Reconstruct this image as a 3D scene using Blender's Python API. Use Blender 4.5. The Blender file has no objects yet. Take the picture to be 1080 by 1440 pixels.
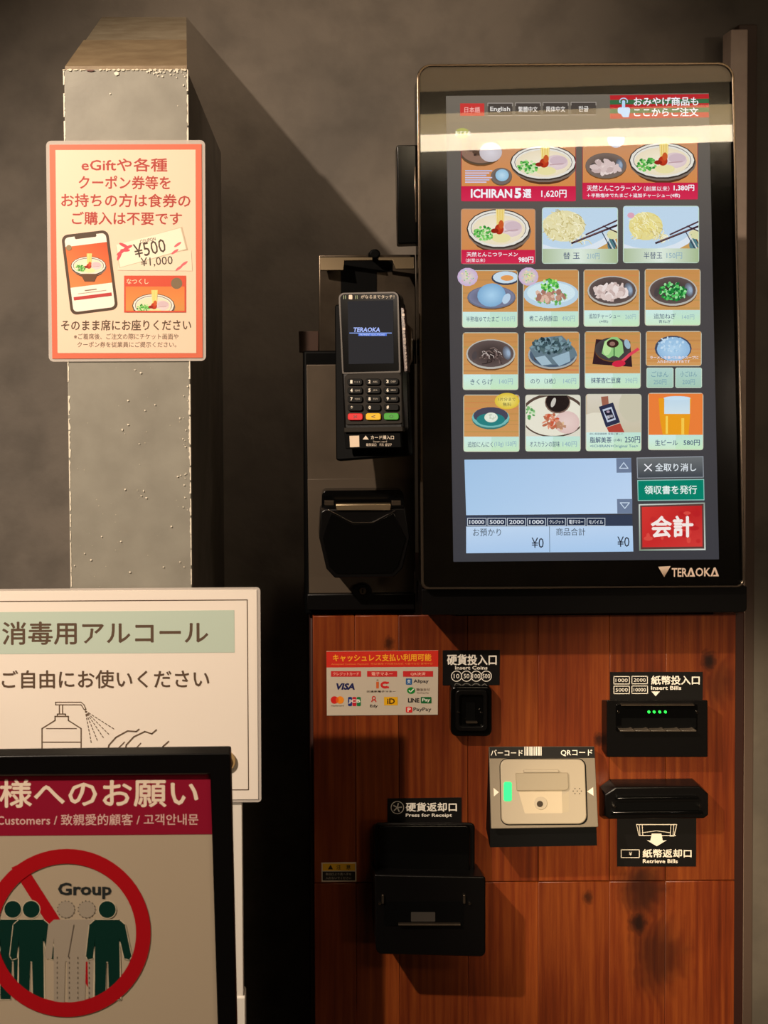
import bpy, bmesh, math, random
from mathutils import Vector, Matrix, Euler
R = math.radians
random.seed(7)
SC = bpy.context.scene
COL = SC.collection

# ------------------------------------------------------------------ camera
F, CX, CY = 1500.0, 420.0, 519.0           # focal length and optical centre, pixels of the 1080x1440 frame
CAM = Vector((0.0, -1.35, 1.55))
cam_rot = (Euler((R(90 - 1.5), 0, 0)).to_matrix() @ Matrix.Rotation(R(-0.35), 3, 'Z'))
cd = bpy.data.cameras.new('camera'); cam = bpy.data.objects.new('camera', cd); COL.objects.link(cam)
cd.sensor_width = 36; cd.lens = F / 1440 * 36
cd.shift_x = (540 - CX) / 1440; cd.shift_y = (CY - 720) / 1440
cd.clip_start = 0.02; cd.clip_end = 50
cd.dof.use_dof = True; cd.dof.focus_distance = 1.3; cd.dof.aperture_fstop = 18
cam.matrix_world = Matrix.Translation(CAM) @ cam_rot.to_4x4()
SC.camera = cam

# ------------------------------------------------------------------ world, lights, exposure
w = bpy.data.worlds.new('world'); SC.world = w; w.use_nodes = True
w.node_tree.nodes['Background'].inputs[0].default_value = (0.9, 0.75, 0.6, 1)
w.node_tree.nodes['Background'].inputs[1].default_value = 0.025
SC.view_settings.view_transform = 'Standard'; SC.view_settings.look = 'None'
SC.view_settings.exposure = 0.0; SC.view_settings.gamma = 1.0
SC.view_settings.use_curve_mapping = False

def light(name, typ, loc, target, energy, color, **kw):
    d = bpy.data.lights.new(name, typ); o = bpy.data.objects.new(name, d); COL.objects.link(o)
    d.energy = energy; d.color = color
    for k, v in kw.items(): setattr(d, k, v)
    o.location = loc
    o.rotation_euler = (Vector(target) - Vector(loc)).to_track_quat('-Z', 'Y').to_euler()
    return o
KEY = Vector((-1.0, -1.27, 2.56))
KEY2 = Vector((-0.15, -2.5, 2.0))
FARL = Vector((2.15, -3.1, 1.85))
WASH = Vector((0.16, -0.34, 2.66))
light('spot_lamp_light', 'SPOT', KEY, (-0.13, -0.05, 1.08), 225, (1.0, 0.82, 0.65), spot_size=R(72), spot_blend=1.0, shadow_soft_size=0.02)
light('cabinet_boost_light', 'SPOT', KEY2, (0.52, 0.0, 0.88), 420, (1.0, 0.80, 0.54), spot_size=R(15.5), spot_blend=1.0, shadow_soft_size=0.05)  # added lamp that brightens the right planks, its cone shaping the falloff
light('wall_boost_light', 'SPOT', WASH, (0.10, 0.42, 2.08), 22, (1.0, 0.78, 0.58), spot_size=R(70), spot_blend=1.0, shadow_soft_size=0.05)  # added lamp to lift the upper wall, fading out lower down
light('far_lamp_light', 'AREA', FARL, (0.1, 0.3, 1.5), 7, (1.0, 0.80, 0.62), shape='RECTANGLE', size=0.3, size_y=0.15)

# ------------------------------------------------------------------ helpers
def lin(c):
    return tuple(((v / 255) / 12.92 if v / 255 <= 0.04045 else ((v / 255 + 0.055) / 1.055) ** 2.4) for v in c[:3])

class Plane:
    """a real plane in the room; at() gives where the sight line of a measured photo point meets it"""
    def __init__(s, o, n):
        s.o = Vector(o); s.n = Vector(n).normalized()
    def at(s, x, y, off=0.0):
        d = cam_rot @ Vector(((x - CX) / F, -(y - CY) / F, -1.0))
        t = (s.o - CAM).dot(s.n) / d.dot(s.n)
        return CAM + d * t + s.n * off
    def out(s, off):
        return Plane(s.o + s.n * off, s.n)
def V(Y): return Plane((0, Y, 0), (0, -1, 0))      # vertical plane facing the room at depth Y
def tilt(x, y, Y, yaw, pitch):
    """plane through the photo point (x, y) at depth Y, turned by yaw (+ = faces left) and leaning back by pitch"""
    o = V(Y).at(x, y)
    n = Vector((-math.sin(R(yaw)) * math.cos(R(pitch)), -math.cos(R(yaw)) * math.cos(R(pitch)), math.sin(R(pitch))))
    return Plane(o, n)

def new_obj(name, verts, faces, mat=None, parent=None, smooth=False, cols=None, mats=None, fmat=None, uvs=None):
    vs = [Vector(v) for v in verts]
    lo = Vector((min(v[i] for v in vs) for i in range(3))); hi = Vector((max(v[i] for v in vs) for i in range(3)))
    c = (lo + hi) / 2
    me = bpy.data.meshes.new(name); me.from_pydata([v - c for v in vs], [], faces); me.update()
    if cols:
        a = me.color_attributes.new('Col', 'FLOAT_COLOR', 'POINT')
        flat = []
        for q in cols: flat += [q[0], q[1], q[2], 1.0]
        a.data.foreach_set('color', flat)
    if mats:
        for m in mats: me.materials.append(m)
        if fmat: me.polygons.foreach_set('material_index', fmat)
    elif mat: me.materials.append(mat)
    if smooth:
        me.polygons.foreach_set('use_smooth', [True] * len(me.polygons))
    o = bpy.data.objects.new(name, me); COL.objects.link(o)
    if parent is None: o.location = c
    else:
        o.parent = parent; o.location = c - worldloc(parent)
    return o
def worldloc(o):
    l = Vector(o.location)
    while o.parent: o = o.parent; l += o.location
    return l
def tag(o, label=None, cat=None, group=None, kind=None):
    if label: o['label'] = label
    if cat: o['category'] = cat
    if group: o['group'] = group
    if kind: o['kind'] = kind
    return o
def thing(name, loc, label, cat, group=None):
    o = bpy.data.objects.new(name, None); o.empty_display_size = 0.05; COL.objects.link(o)
    o.location = loc
    return tag(o, label, cat, group)

def finish(o, bev=0.0, seg=2, smooth=True):
    if bev > 0:
        m = o.modifiers.new('bevel', 'BEVEL'); m.width = bev; m.segments = seg; m.limit_method = 'ANGLE'; m.angle_limit = R(35)
        m.harden_normals = False
    if smooth:
        me = o.data
        me.polygons.foreach_set('use_smooth', [True] * len(me.polygons))
        try: me.set_sharp_from_angle(angle=R(38))
        except Exception: pass
    return o
def rrect(x0, y0, x1, y1, r=0, n=5):
    """rounded rectangle outline in photo pixels; r a number or four radii TL TR BR BL"""
    if not isinstance(r, (tuple, list)): r = (r,) * 4
    out = []
    for (cx, cy, a0, rr) in ((x0, y0, 180, r[0]), (x1, y0, 270, r[1]), (x1, y1, 0, r[2]), (x0, y1, 90, r[3])):
        if rr <= 0: out.append((cx, cy)); continue
        ox = cx + rr if cx == x0 else cx - rr; oy = cy + rr if cy == y0 else cy - rr
        for k in range(n + 1):
            a = R(a0 + 90 * k / n); out.append((ox + rr * math.cos(a), oy + rr * math.sin(a)))
    return out
def quad_round(q, r=0, n=5):
    """rounded quadrilateral given by its four corners TL TR BR BL in photo pixels"""
    if not isinstance(r, (tuple, list)) and r <= 0: return list(q)
    out = []
    for i in range(4):
        p = Vector(q[i]); a = (Vector(q[i - 1]) - p).normalized(); b = (Vector(q[(i + 1) % 4]) - p).normalized()
        rr = r[i] if isinstance(r, (tuple, list)) else r
        if rr <= 0: out.append(tuple(p)); continue
        A = p + a * rr; B = p + b * rr
        for k in range(n + 1):
            t = k / n
            # circular-ish arc through quadratic with weight
            ww = 0.7071
            den = (1 - t) ** 2 + 2 * ww * t * (1 - t) + t * t
            v = (A * (1 - t) ** 2 + p * (2 * ww * t * (1 - t)) + B * t * t) / den
            out.append((v.x, v.y))
    return out
def ring3(pl, outline): return [pl.at(x, y) for x, y in outline]
def loft(name, rings, mat, parent=None, bev=0, cap0=True, cap1=True, smooth=True, seg=2, hole=None):
    n = len(rings[0]); vs = [p for r_ in rings for p in r_]; fs = []
    for k in range(len(rings) - 1):
        for i in range(n):
            j = (i + 1) % n
            fs.append((k * n + i, k * n + j, (k + 1) * n + j, (k + 1) * n + i))
    if cap0: fs.append(tuple(range(n))[::-1])
    if cap1: fs.append(tuple((len(rings) - 1) * n + i for i in range(n)))
    o = new_obj(name, vs, fs, mat, parent)
    bm = bmesh.new(); bm.from_mesh(o.data); bmesh.ops.recalc_face_normals(bm, faces=bm.faces); bm.to_mesh(o.data); bm.free()
    return finish(o, bev, seg, smooth)
def slab(name, pl, outline, depth, mat, parent=None, bev=0, back_scale=1.0, seg=2):
    """solid with the given outline on plane pl, reaching depth metres behind it"""
    f = ring3(pl, outline); c = sum(f, Vector()) / len(f)
    b = [c + (p - c) * back_scale - pl.n * depth for p in f]
    return loft(name, [b, f], mat, parent, bev, seg=seg)
def frame_slab(name, pl, outer, inner, depth, mat, parent=None, bev=0):
    """a ring-shaped solid; outer and inner have equally many points"""
    n = len(outer); a = ring3(pl, outer); b = ring3(pl, inner)
    rings = [[p - pl.n * depth for p in a], a, b, [p - pl.n * depth for p in b]]
    vs = [p for r_ in rings for p in r_]; fs = []
    for k in range(4):
        for i in range(n):
            j = (i + 1) % n; k2 = (k + 1) % 4
            fs.append((k * n + i, k * n + j, k2 * n + j, k2 * n + i))
    o = new_obj(name, vs, fs, mat, parent)
    bm = bmesh.new(); bm.from_mesh(o.data); bmesh.ops.recalc_face_normals(bm, faces=bm.faces); bm.to_mesh(o.data); bm.free()
    return finish(o, bev)
def box(name, lo, hi, mat, parent=None, bev=0, seg=2):
    x0, y0, z0 = lo; x1, y1, z1 = hi
    r0 = [Vector((x0, y0, z0)), Vector((x1, y0, z0)), Vector((x1, y1, z0)), Vector((x0, y1, z0))]
    r1 = [Vector((p.x, p.y, z1)) for p in r0]
    return loft(name, [r0, r1], mat, parent, bev, seg=seg)
def tube(name, pts, r, mat, parent=None, n=10):
    rings = []; pts = [Vector(p) for p in pts]
    for i, p in enumerate(pts):
        d = (pts[min(i + 1, len(pts) - 1)] - pts[max(i - 1, 0)]).normalized()
        u = d.orthogonal().normalized() if i == 0 else (u - d * u.dot(d)).normalized()
        v = d.cross(u)
        rings.append([p + (u * math.cos(2 * math.pi * k / n) + v * math.sin(2 * math.pi * k / n)) * r for k in range(n)])
    return loft(name, rings, mat, parent)
def disc3(pl, x, y, r, n=20, ry=None):
    ry = ry or r
    return [(x + r * math.cos(2 * math.pi * k / n), y + ry * math.sin(2 * math.pi * k / n)) for k in range(n)]

# ------------------------------------------------------------------ materials
def mat(name, color, rough=0.5, metal=0.0, spec=0.5, emit=None, es=0.0, coat=0.0, noise=None, bump=0.0, bscale=60, rvar=0.0):
    m = bpy.data.materials.new(name); m.use_nodes = True; nt = m.node_tree; b = nt.nodes['Principled BSDF']
    c = (*lin(color), 1); b.inputs['Base Color'].default_value = c
    b.inputs['Roughness'].default_value = rough; b.inputs['Metallic'].default_value = metal
    b.inputs['Specular IOR Level'].default_value = spec; b.inputs['Coat Weight'].default_value = coat
    if emit: b.inputs['Emission Color'].default_value = (*lin(emit), 1); b.inputs['Emission Strength'].default_value = es
    if noise or bump or rvar:
        tc = nt.nodes.new('ShaderNodeTexCoord')
        n = nt.nodes.new('ShaderNodeTexNoise'); n.inputs['Scale'].default_value = (noise[0] if noise else bscale); n.inputs['Detail'].default_value = 6
        nt.links.new(tc.outputs['Object'], n.inputs['Vector'])
        if noise:
            r_ = nt.nodes.new('ShaderNodeValToRGB'); r_.color_ramp.elements[0].position = 0.3; r_.color_ramp.elements[1].position = 0.72
            r_.color_ramp.elements[0].color = (*lin(noise[1]), 1); r_.color_ramp.elements[1].color = (*lin(noise[2]), 1)
            nt.links.new(n.outputs['Fac'], r_.inputs['Fac']); nt.links.new(r_.outputs['Color'], b.inputs['Base Color'])
        if rvar:
            mr = nt.nodes.new('ShaderNodeMapRange'); mr.inputs['To Min'].default_value = rough - rvar; mr.inputs['To Max'].default_value = rough + rvar
            nt.links.new(n.outputs['Fac'], mr.inputs['Value']); nt.links.new(mr.outputs['Result'], b.inputs['Roughness'])
        if bump:
            n2 = nt.nodes.new('ShaderNodeTexNoise'); n2.inputs['Scale'].default_value = bscale; n2.inputs['Detail'].default_value = 5
            nt.links.new(tc.outputs['Object'], n2.inputs['Vector'])
            bp = nt.nodes.new('ShaderNodeBump'); bp.inputs['Strength'].default_value = bump; bp.inputs['Distance'].default_value = 0.002
            nt.links.new(n2.outputs['Fac'], bp.inputs['Height']); nt.links.new(bp.outputs['Normal'], b.inputs['Normal'])
    return m
def wall_mat():
    m = bpy.data.materials.new('trowelled_plaster'); m.use_nodes = True; nt = m.node_tree; b = nt.nodes['Principled BSDF']; L = nt.links.new
    tc = nt.nodes.new('ShaderNodeTexCoord')
    mp = nt.nodes.new('ShaderNodeMapping'); mp.inputs['Scale'].default_value = (1, 1, 1.0); L(tc.outputs['Object'], mp.inputs['Vector'])
    n1 = nt.nodes.new('ShaderNodeTexNoise'); n1.inputs['Scale'].default_value = 2.6; n1.inputs['Detail'].default_value = 7; n1.inputs['Distortion'].default_value = 0.6
    n2 = nt.nodes.new('ShaderNodeTexNoise'); n2.inputs['Scale'].default_value = 14; n2.inputs['Detail'].default_value = 6
    L(mp.outputs['Vector'], n1.inputs['Vector']); L(mp.outputs['Vector'], n2.inputs['Vector'])
    r1 = nt.nodes.new('ShaderNodeValToRGB'); e = r1.color_ramp.elements
    e[0].position = 0.3; e[0].color = (*lin((101, 94, 86)), 1); e[1].position = 0.72; e[1].color = (*lin((130, 120, 108)), 1)
    r2 = nt.nodes.new('ShaderNodeValToRGB'); e = r2.color_ramp.elements
    e[0].position = 0.25; e[0].color = (0.62, 0.62, 0.62, 1); e[1].position = 0.55; e[1].color = (1, 1, 1, 1)
    mx = nt.nodes.new('ShaderNodeMix'); mx.data_type = 'RGBA'; mx.blend_type = 'MULTIPLY'; mx.inputs['Factor'].default_value = 0.8
    L(n1.outputs['Fac'], r1.inputs['Fac']); L(n2.outputs['Fac'], r2.inputs['Fac'])
    L(r1.outputs['Color'], mx.inputs['A']); L(r2.outputs['Color'], mx.inputs['B']); L(mx.outputs['Result'], b.inputs['Base Color'])
    b.inputs['Roughness'].default_value = 0.75
    n3 = nt.nodes.new('ShaderNodeTexNoise'); n3.inputs['Scale'].default_value = 40; n3.inputs['Detail'].default_value = 4; L(mp.outputs['Vector'], n3.inputs['Vector'])
    bp = nt.nodes.new('ShaderNodeBump'); bp.inputs['Strength'].default_value = 0.25; bp.inputs['Distance'].default_value = 0.004
    L(n3.outputs['Fac'], bp.inputs['Height']); L(bp.outputs['Normal'], b.inputs['Normal'])
    return m
KNOTS = []
def wood_mat(name='stained_cedar', dark=(56, 18, 6), mid=(102, 40, 13), light_=(152, 78, 28)):
    m = bpy.data.materials.new(name); m.use_nodes = True; nt = m.node_tree; b = nt.nodes['Principled BSDF']; L = nt.links.new
    geo = nt.nodes.new('ShaderNodeNewGeometry'); oi = nt.nodes.new('ShaderNodeObjectInfo')
    # per-plank shift
    cmb = nt.nodes.new('ShaderNodeCombineXYZ'); mul = nt.nodes.new('ShaderNodeMath'); mul.operation = 'MULTIPLY'; mul.inputs[1].default_value = 7.0
    L(oi.outputs['Random'], mul.inputs[0]); L(mul.outputs[0], cmb.inputs['X']); L(mul.outputs[0], cmb.inputs['Z'])
    add = nt.nodes.new('ShaderNodeVectorMath'); add.operation = 'ADD'; L(geo.outputs['Position'], add.inputs[0]); L(cmb.outputs[0], add.inputs[1])
    mp = nt.nodes.new('ShaderNodeMapping'); mp.inputs['Scale'].default_value = (1, 1, 0.09); L(add.outputs[0], mp.inputs['Vector'])
    n0 = nt.nodes.new('ShaderNodeTexNoise'); n0.inputs['Scale'].default_value = 9; n0.inputs['Detail'].default_value = 2; L(mp.outputs[0], n0.inputs['Vector'])
    # growth rings: sine of distorted x
    sep = nt.nodes.new('ShaderNodeSeparateXYZ'); L(add.outputs[0], sep.inputs[0])
    ma = nt.nodes.new('ShaderNodeMath'); ma.operation = 'MULTIPLY'; ma.inputs[1].default_value = 0.07; L(n0.outputs['Fac'], ma.inputs[0])
    mb = nt.nodes.new('ShaderNodeMath'); mb.operation = 'ADD'; L(sep.outputs['X'], mb.inputs[0]); L(ma.outputs[0], mb.inputs[1])
    kn = None
    for (kx, kz, kr, amt) in KNOTS:
        vd = nt.nodes.new('ShaderNodeVectorMath'); vd.operation = 'SUBTRACT'; L(geo.outputs['Position'], vd.inputs[0]); vd.inputs[1].default_value = (kx, 0, kz)
        vs = nt.nodes.new('ShaderNodeVectorMath'); vs.operation = 'MULTIPLY'; L(vd.outputs[0], vs.inputs[0]); vs.inputs[1].default_value = (1 / kr, 0, 0.75 / kr)
        ln = nt.nodes.new('ShaderNodeVectorMath'); ln.operation = 'LENGTH'; L(vs.outputs[0], ln.inputs[0])
        nz = nt.nodes.new('ShaderNodeMath'); nz.operation = 'ADD'; L(ln.outputs['Value'], nz.inputs[0])
        nn = nt.nodes.new('ShaderNodeTexNoise'); nn.inputs['Scale'].default_value = 1.2 / kr; nn.inputs['Detail'].default_value = 3; L(geo.outputs['Position'], nn.inputs['Vector'])
        L(nn.outputs['Fac'], nz.inputs[1])
        g = nt.nodes.new('ShaderNodeMapRange'); g.interpolation_type = 'SMOOTHSTEP'; g.inputs['From Min'].default_value = 0.75; g.inputs['From Max'].default_value = 2.1; g.inputs['To Min'].default_value = amt; g.inputs['To Max'].default_value = 0
        L(nz.outputs[0], g.inputs['Value'])
        if kn is None: kn = g.outputs[0]
        else:
            mm = nt.nodes.new('ShaderNodeMath'); mm.operation = 'MAXIMUM'; L(kn, mm.inputs[0]); L(g.outputs[0], mm.inputs[1]); kn = mm.outputs[0]
    if kn is not None:
        k2 = nt.nodes.new('ShaderNodeMath'); k2.operation = 'MULTIPLY'; k2.inputs[1].default_value = 0.03; L(kn, k2.inputs[0])
        k3 = nt.nodes.new('ShaderNodeMath'); k3.operation = 'ADD'; L(mb.outputs[0], k3.inputs[0]); L(k2.outputs[0], k3.inputs[1]); mb = k3
    mc = nt.nodes.new('ShaderNodeMath'); mc.operation = 'MULTIPLY'; mc.inputs[1].default_value = 520; L(mb.outputs[0], mc.inputs[0])
    sn = nt.nodes.new('ShaderNodeMath'); sn.operation = 'SINE'; L(mc.outputs[0], sn.inputs[0])
    rg = nt.nodes.new('ShaderNodeMapRange'); rg.inputs['From Min'].default_value = -1; L(sn.outputs[0], rg.inputs['Value'])
    mp2 = nt.nodes.new('ShaderNodeMapping'); mp2.inputs['Scale'].default_value = (1, 1, 0.035); L(add.outputs[0], mp2.inputs['Vector'])
    n1 = nt.nodes.new('ShaderNodeTexNoise'); n1.inputs['Scale'].default_value = 150; n1.inputs['Detail'].default_value = 9; n1.inputs['Roughness'].default_value = 0.65; L(mp2.outputs[0], n1.inputs['Vector'])
    n2 = nt.nodes.new('ShaderNodeTexNoise'); n2.inputs['Scale'].default_value = 10; n2.inputs['Detail'].default_value = 3
    mp3 = nt.nodes.new('ShaderNodeMapping'); mp3.inputs['Scale'].default_value = (1, 1, 0.4); L(add.outputs[0], mp3.inputs['Vector']); L(mp3.outputs[0], n2.inputs['Vector'])
    s1 = nt.nodes.new('ShaderNodeMath'); s1.operation = 'MULTIPLY_ADD'; s1.inputs[1].default_value = 0.06; L(rg.outputs[0], s1.inputs[0]); 
    t1 = nt.nodes.new('ShaderNodeMath'); t1.operation = 'MULTIPLY'; t1.inputs[1].default_value = 0.62; L(n1.outputs['Fac'], t1.inputs[0]); L(t1.outputs[0], s1.inputs[2])
    s2 = nt.nodes.new('ShaderNodeMath'); s2.operation = 'MULTIPLY_ADD'; s2.inputs[1].default_value = 0.42; L(n2.outputs['Fac'], s2.inputs[0]); L(s1.outputs[0], s2.inputs[2])
    rp = nt.nodes.new('ShaderNodeValToRGB'); e = rp.color_ramp.elements
    e[0].position = 0.28; e[0].color = (*lin(dark), 1); e[1].position = 0.86; e[1].color = (*lin(light_), 1)
    q = e.new(0.5); q.color = (*lin(mid), 1)
    L(s2.outputs[0], rp.inputs['Fac'])
    out = rp.outputs['Color']
    # per-plank tone
    hv = nt.nodes.new('ShaderNodeHueSaturation'); mr = nt.nodes.new('ShaderNodeMapRange'); mr.inputs['To Min'].default_value = 0.8; mr.inputs['To Max'].default_value = 1.15
    L(oi.outputs['Random'], mr.inputs['Value']); L(mr.outputs[0], hv.inputs['Value']); L(out, hv.inputs['Color']); out = hv.outputs['Color']
    if kn is not None:
        mx = nt.nodes.new('ShaderNodeMix'); mx.data_type = 'RGBA'; L(kn, mx.inputs['Factor']); L(out, mx.inputs['A']); mx.inputs['B'].default_value = (*lin((30, 12, 7)), 1); out = mx.outputs['Result']
    L(out, b.inputs['Base Color']); b.inputs['Roughness'].default_value = 0.38
    bp = nt.nodes.new('ShaderNodeBump'); bp.inputs['Strength'].default_value = 0.12; bp.inputs['Distance'].default_value = 0.001
    L(s1.outputs[0], bp.inputs['Height']); L(bp.outputs['Normal'], b.inputs['Normal'])
    return m
def attr_mat(name, emissive=0.0, rough=0.45):
    m = bpy.data.materials.new(name); m.use_nodes = True; nt = m.node_tree; b = nt.nodes['Principled BSDF']
    a = nt.nodes.new('ShaderNodeAttribute'); a.attribute_name = 'Col'
    if emissive:
        b.inputs['Base Color'].default_value = (0.01, 0.01, 0.01, 1); b.inputs['Specular IOR Level'].default_value = 0.0
        nt.links.new(a.outputs['Color'], b.inputs['Emission Color']); b.inputs['Emission Strength'].default_value = emissive
    else: nt.links.new(a.outputs['Color'], b.inputs['Base Color'])
    b.inputs['Roughness'].default_value = rough
    return m
def glass_pane_mat():
    m = bpy.data.materials.new('clear_glass'); m.use_nodes = True; nt = m.node_tree; nt.nodes.clear()
    out = nt.nodes.new('ShaderNodeOutputMaterial'); tr = nt.nodes.new('ShaderNodeBsdfTransparent'); gl = nt.nodes.new('ShaderNodeBsdfGlossy')
    gl.inputs['Roughness'].default_value = 0.012; fr = nt.nodes.new('ShaderNodeFresnel'); fr.inputs['IOR'].default_value = 1.52
    mx = nt.nodes.new('ShaderNodeMixShader'); nt.links.new(fr.outputs[0], mx.inputs[0]); nt.links.new(tr.outputs[0], mx.inputs[1]); nt.links.new(gl.outputs[0], mx.inputs[2])
    nt.links.new(mx.outputs[0], out.inputs['Surface'])
    return m
def frosted(name, color, alpha, rough=0.25):
    m = mat(name, color, rough); m.node_tree.nodes['Principled BSDF'].inputs['Alpha'].default_value = alpha
    return m

M_PRINT = attr_mat('printed_ink'); M_PRINT_GLOSS = attr_mat('printed_gloss', rough=0.22); M_SCREEN = attr_mat('screen_light', 1.0)

# ------------------------------------------------------------------ flat print on a plane
_fonts = {}
def glyphs(s, bold):
    k = (s, round(bold, 3))
    if k not in _fonts:
        cu = bpy.data.curves.new('f', 'FONT'); cu.body = s; cu.size = 1.0; cu.offset = bold; cu.resolution_u = 2
        ob = bpy.data.objects.new('f', cu); COL.objects.link(ob)
        dg = bpy.context.evaluated_depsgraph_get(); dg.update()
        me = bpy.data.meshes.new_from_object(ob.evaluated_get(dg))
        vs = [(v.co.x, v.co.y) for v in me.vertices]; fs = [tuple(p.vertices) for p in me.polygons]
        bpy.data.objects.remove(ob); bpy.data.curves.remove(cu); bpy.data.meshes.remove(me)
        if not vs: vs = [(0, 0), (1, 0), (1, 1)]; fs = []
        x0 = min(v[0] for v in vs); x1 = max(v[0] for v in vs); y0 = min(v[1] for v in vs); y1 = max(v[1] for v in vs)
        _fonts[k] = ([((x - x0) / max(x1 - x0, 1e-6), (y1 - y) / max(y1 - y0, 1e-6)) for x, y in vs], fs, (x1 - x0) / max(y1 - y0, 1e-6))
    return _fonts[k]
class Print:
    """flat ink or screen pixels on a plane, drawn back to front; coordinates are photo pixels"""
    def __init__(s, pl, base=0.0002, step=6e-6):
        s.pl = pl; s.off = base; s.step = step; s.v = []; s.f = []; s.c = []; s.clip = None
    def poly(s, pts, col, cols=None):
        s.off += s.step
        if s.clip:
            x0, y0, x1, y1 = s.clip
            if not all(x0 <= q[0] <= x1 and y0 <= q[1] <= y1 for q in pts):
                pts = clip_poly(pts, x0, y0, x1, y1)
                if len(pts) < 3: return
                cols = None
        n = len(s.v)
        for i, (x, y) in enumerate(pts):
            s.v.append(s.pl.at(x, y, s.off)); s.c.append(lin(cols[i] if cols else col))
        s.f.append(tuple(range(n + len(pts) - 1, n - 1, -1)))
    def rect(s, x0, y0, x1, y1, col, col2=None, r=0, horiz=False):
        if r: return s.poly(rrect(x0, y0, x1, y1, r, 3), col)
        if col2 is not None:
            cs = [col, col2, col2, col] if horiz else [col, col, col2, col2]
            s.poly([(x0, y0), (x1, y0), (x1, y1), (x0, y1)], col, cs)
        else: s.poly([(x0, y0), (x1, y0), (x1, y1), (x0, y1)], col)
    def ell(s, x, y, rx, ry, col, col2=None, n=18, rot=0, a0=0, a1=360):
        ca, sa = math.cos(R(rot)), math.sin(R(rot)); pts = []
        full = a1 - a0 >= 360
        for k in range(n + (0 if full else 1)):
            a = R(a0 + (a1 - a0) * k / n); px, py = rx * math.cos(a), ry * math.sin(a)
            pts.append((x + px * ca - py * sa, y + px * sa + py * ca))
        if col2 is not None and (not s.clip or all(s.clip[0] <= q[0] <= s.clip[2] and s.clip[1] <= q[1] <= s.clip[3] for q in pts)):
            s.off += s.step; b = len(s.v); s.v.append(s.pl.at(x, y, s.off)); s.c.append(lin(col2))
            for p in pts: s.v.append(s.pl.at(p[0], p[1], s.off)); s.c.append(lin(col))
            m = len(pts)
            for k in range(m): s.f.append((b, b + 1 + (k + 1) % m, b + 1 + k))
        else: s.poly(pts, col)
    def ring(s, x, y, rx, ry, w, col, n=24, a0=0, a1=360):
        s.off += s.step; b = len(s.v)
        for k in range(n + 1):
            a = R(a0 + (a1 - a0) * k / n)
            for q in (0, w): s.v.append(s.pl.at(x + (rx - q) * math.cos(a), y + (ry - q) * math.sin(a), s.off)); s.c.append(lin(col))
        if s.clip:
            s.v = s.v[:b]; s.c = s.c[:b]
            for k in range(n):
                q = []
                for (kk, w_) in ((k, 0), (k, w), (k + 1, w), (k + 1, 0)):
                    a = R(a0 + (a1 - a0) * kk / n); q.append((x + (rx - w_) * math.cos(a), y + (ry - w_) * math.sin(a)))
                q = clip_poly(q, *s.clip)
                if len(q) < 3: continue
                m = len(s.v)
                for px_, py_ in q: s.v.append(s.pl.at(px_, py_, s.off)); s.c.append(lin(col))
                s.f.append(tuple(range(m, m + len(q))))
            return
        for k in range(n): s.f.append((b + 2 * k, b + 2 * k + 1, b + 2 * k + 3, b + 2 * k + 2))
    def line(s, pts, w, col, closed=False):
        pts = list(pts)
        if closed: pts.append(pts[0])
        s.off += s.step
        for a, c in zip(pts, pts[1:]):
            a, c = Vector(a), Vector(c); d = c - a
            if d.length < 1e-6: continue
            nn = Vector((-d.y, d.x)).normalized() * (w / 2); e = d.normalized() * (w * 0.3)
            q = [a - e + nn, c + e + nn, c + e - nn, a - e - nn]
            if s.clip:
                q = [Vector(t) for t in clip_poly([(t.x, t.y) for t in q], *s.clip)]
                if len(q) < 3: continue
            n = len(s.v)
            for p in q: s.v.append(s.pl.at(p.x, p.y, s.off)); s.c.append(lin(col))
            s.f.append(tuple(n + i for i in range(len(q))))
    def box(s, x0, y0, x1, y1, w, col): s.line([(x0, y0), (x1, y0), (x1, y1), (x0, y1)], w, col, True)
    def text(s, t, x0, y0, x1, y1, col, bold=0.0, rot=0.0, shear=0.0):
        """text stretched so that its ink fills the box; rot in degrees about the box centre"""
        if bold > 0 and any(ord(ch) > 0x2000 for ch in t):
            d = bold * (y1 - y0) * 0.9; b0 = 0.0
            for dx, dy in ((-d, 0), (d, 0), (0, -d), (0, d)): s.text(t, x0 + d + dx, y0 + d + dy, x1 - d + dx, y1 - d + dy, col, 0.0, rot, shear)
            return
        vs, fs, asp = glyphs(t, bold); s.off += s.step; b = len(s.v); c = lin(col)
        mx, my = (x0 + x1) / 2, (y0 + y1) / 2; ca, sa = math.cos(R(rot)), math.sin(R(rot))
        for u, v in vs:
            x = x0 + u * (x1 - x0) + shear * (0.5 - v) * (y1 - y0) - mx; y = y0 + v * (y1 - y0) - my
            s.v.append(s.pl.at(mx + x * ca - y * sa, my + x * sa + y * ca, s.off)); s.c.append(c)
        s.f += [tuple(b + i for i in f) for f in fs]
    def build(s, name, parent, m=None):
        o = new_obj(name, s.v, s.f, m or M_PRINT, parent, cols=s.c)
        # all faces look out of the plane
        me = o.data
        bm = bmesh.new(); bm.from_mesh(me)
        fl = [f for f in bm.faces if f.normal.dot(s.pl.n) < 0]
        if fl: bmesh.ops.reverse_faces(bm, faces=fl)
        bm.to_mesh(me); bm.free()
        s.v, s.f, s.c = [], [], []
        return o
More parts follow.
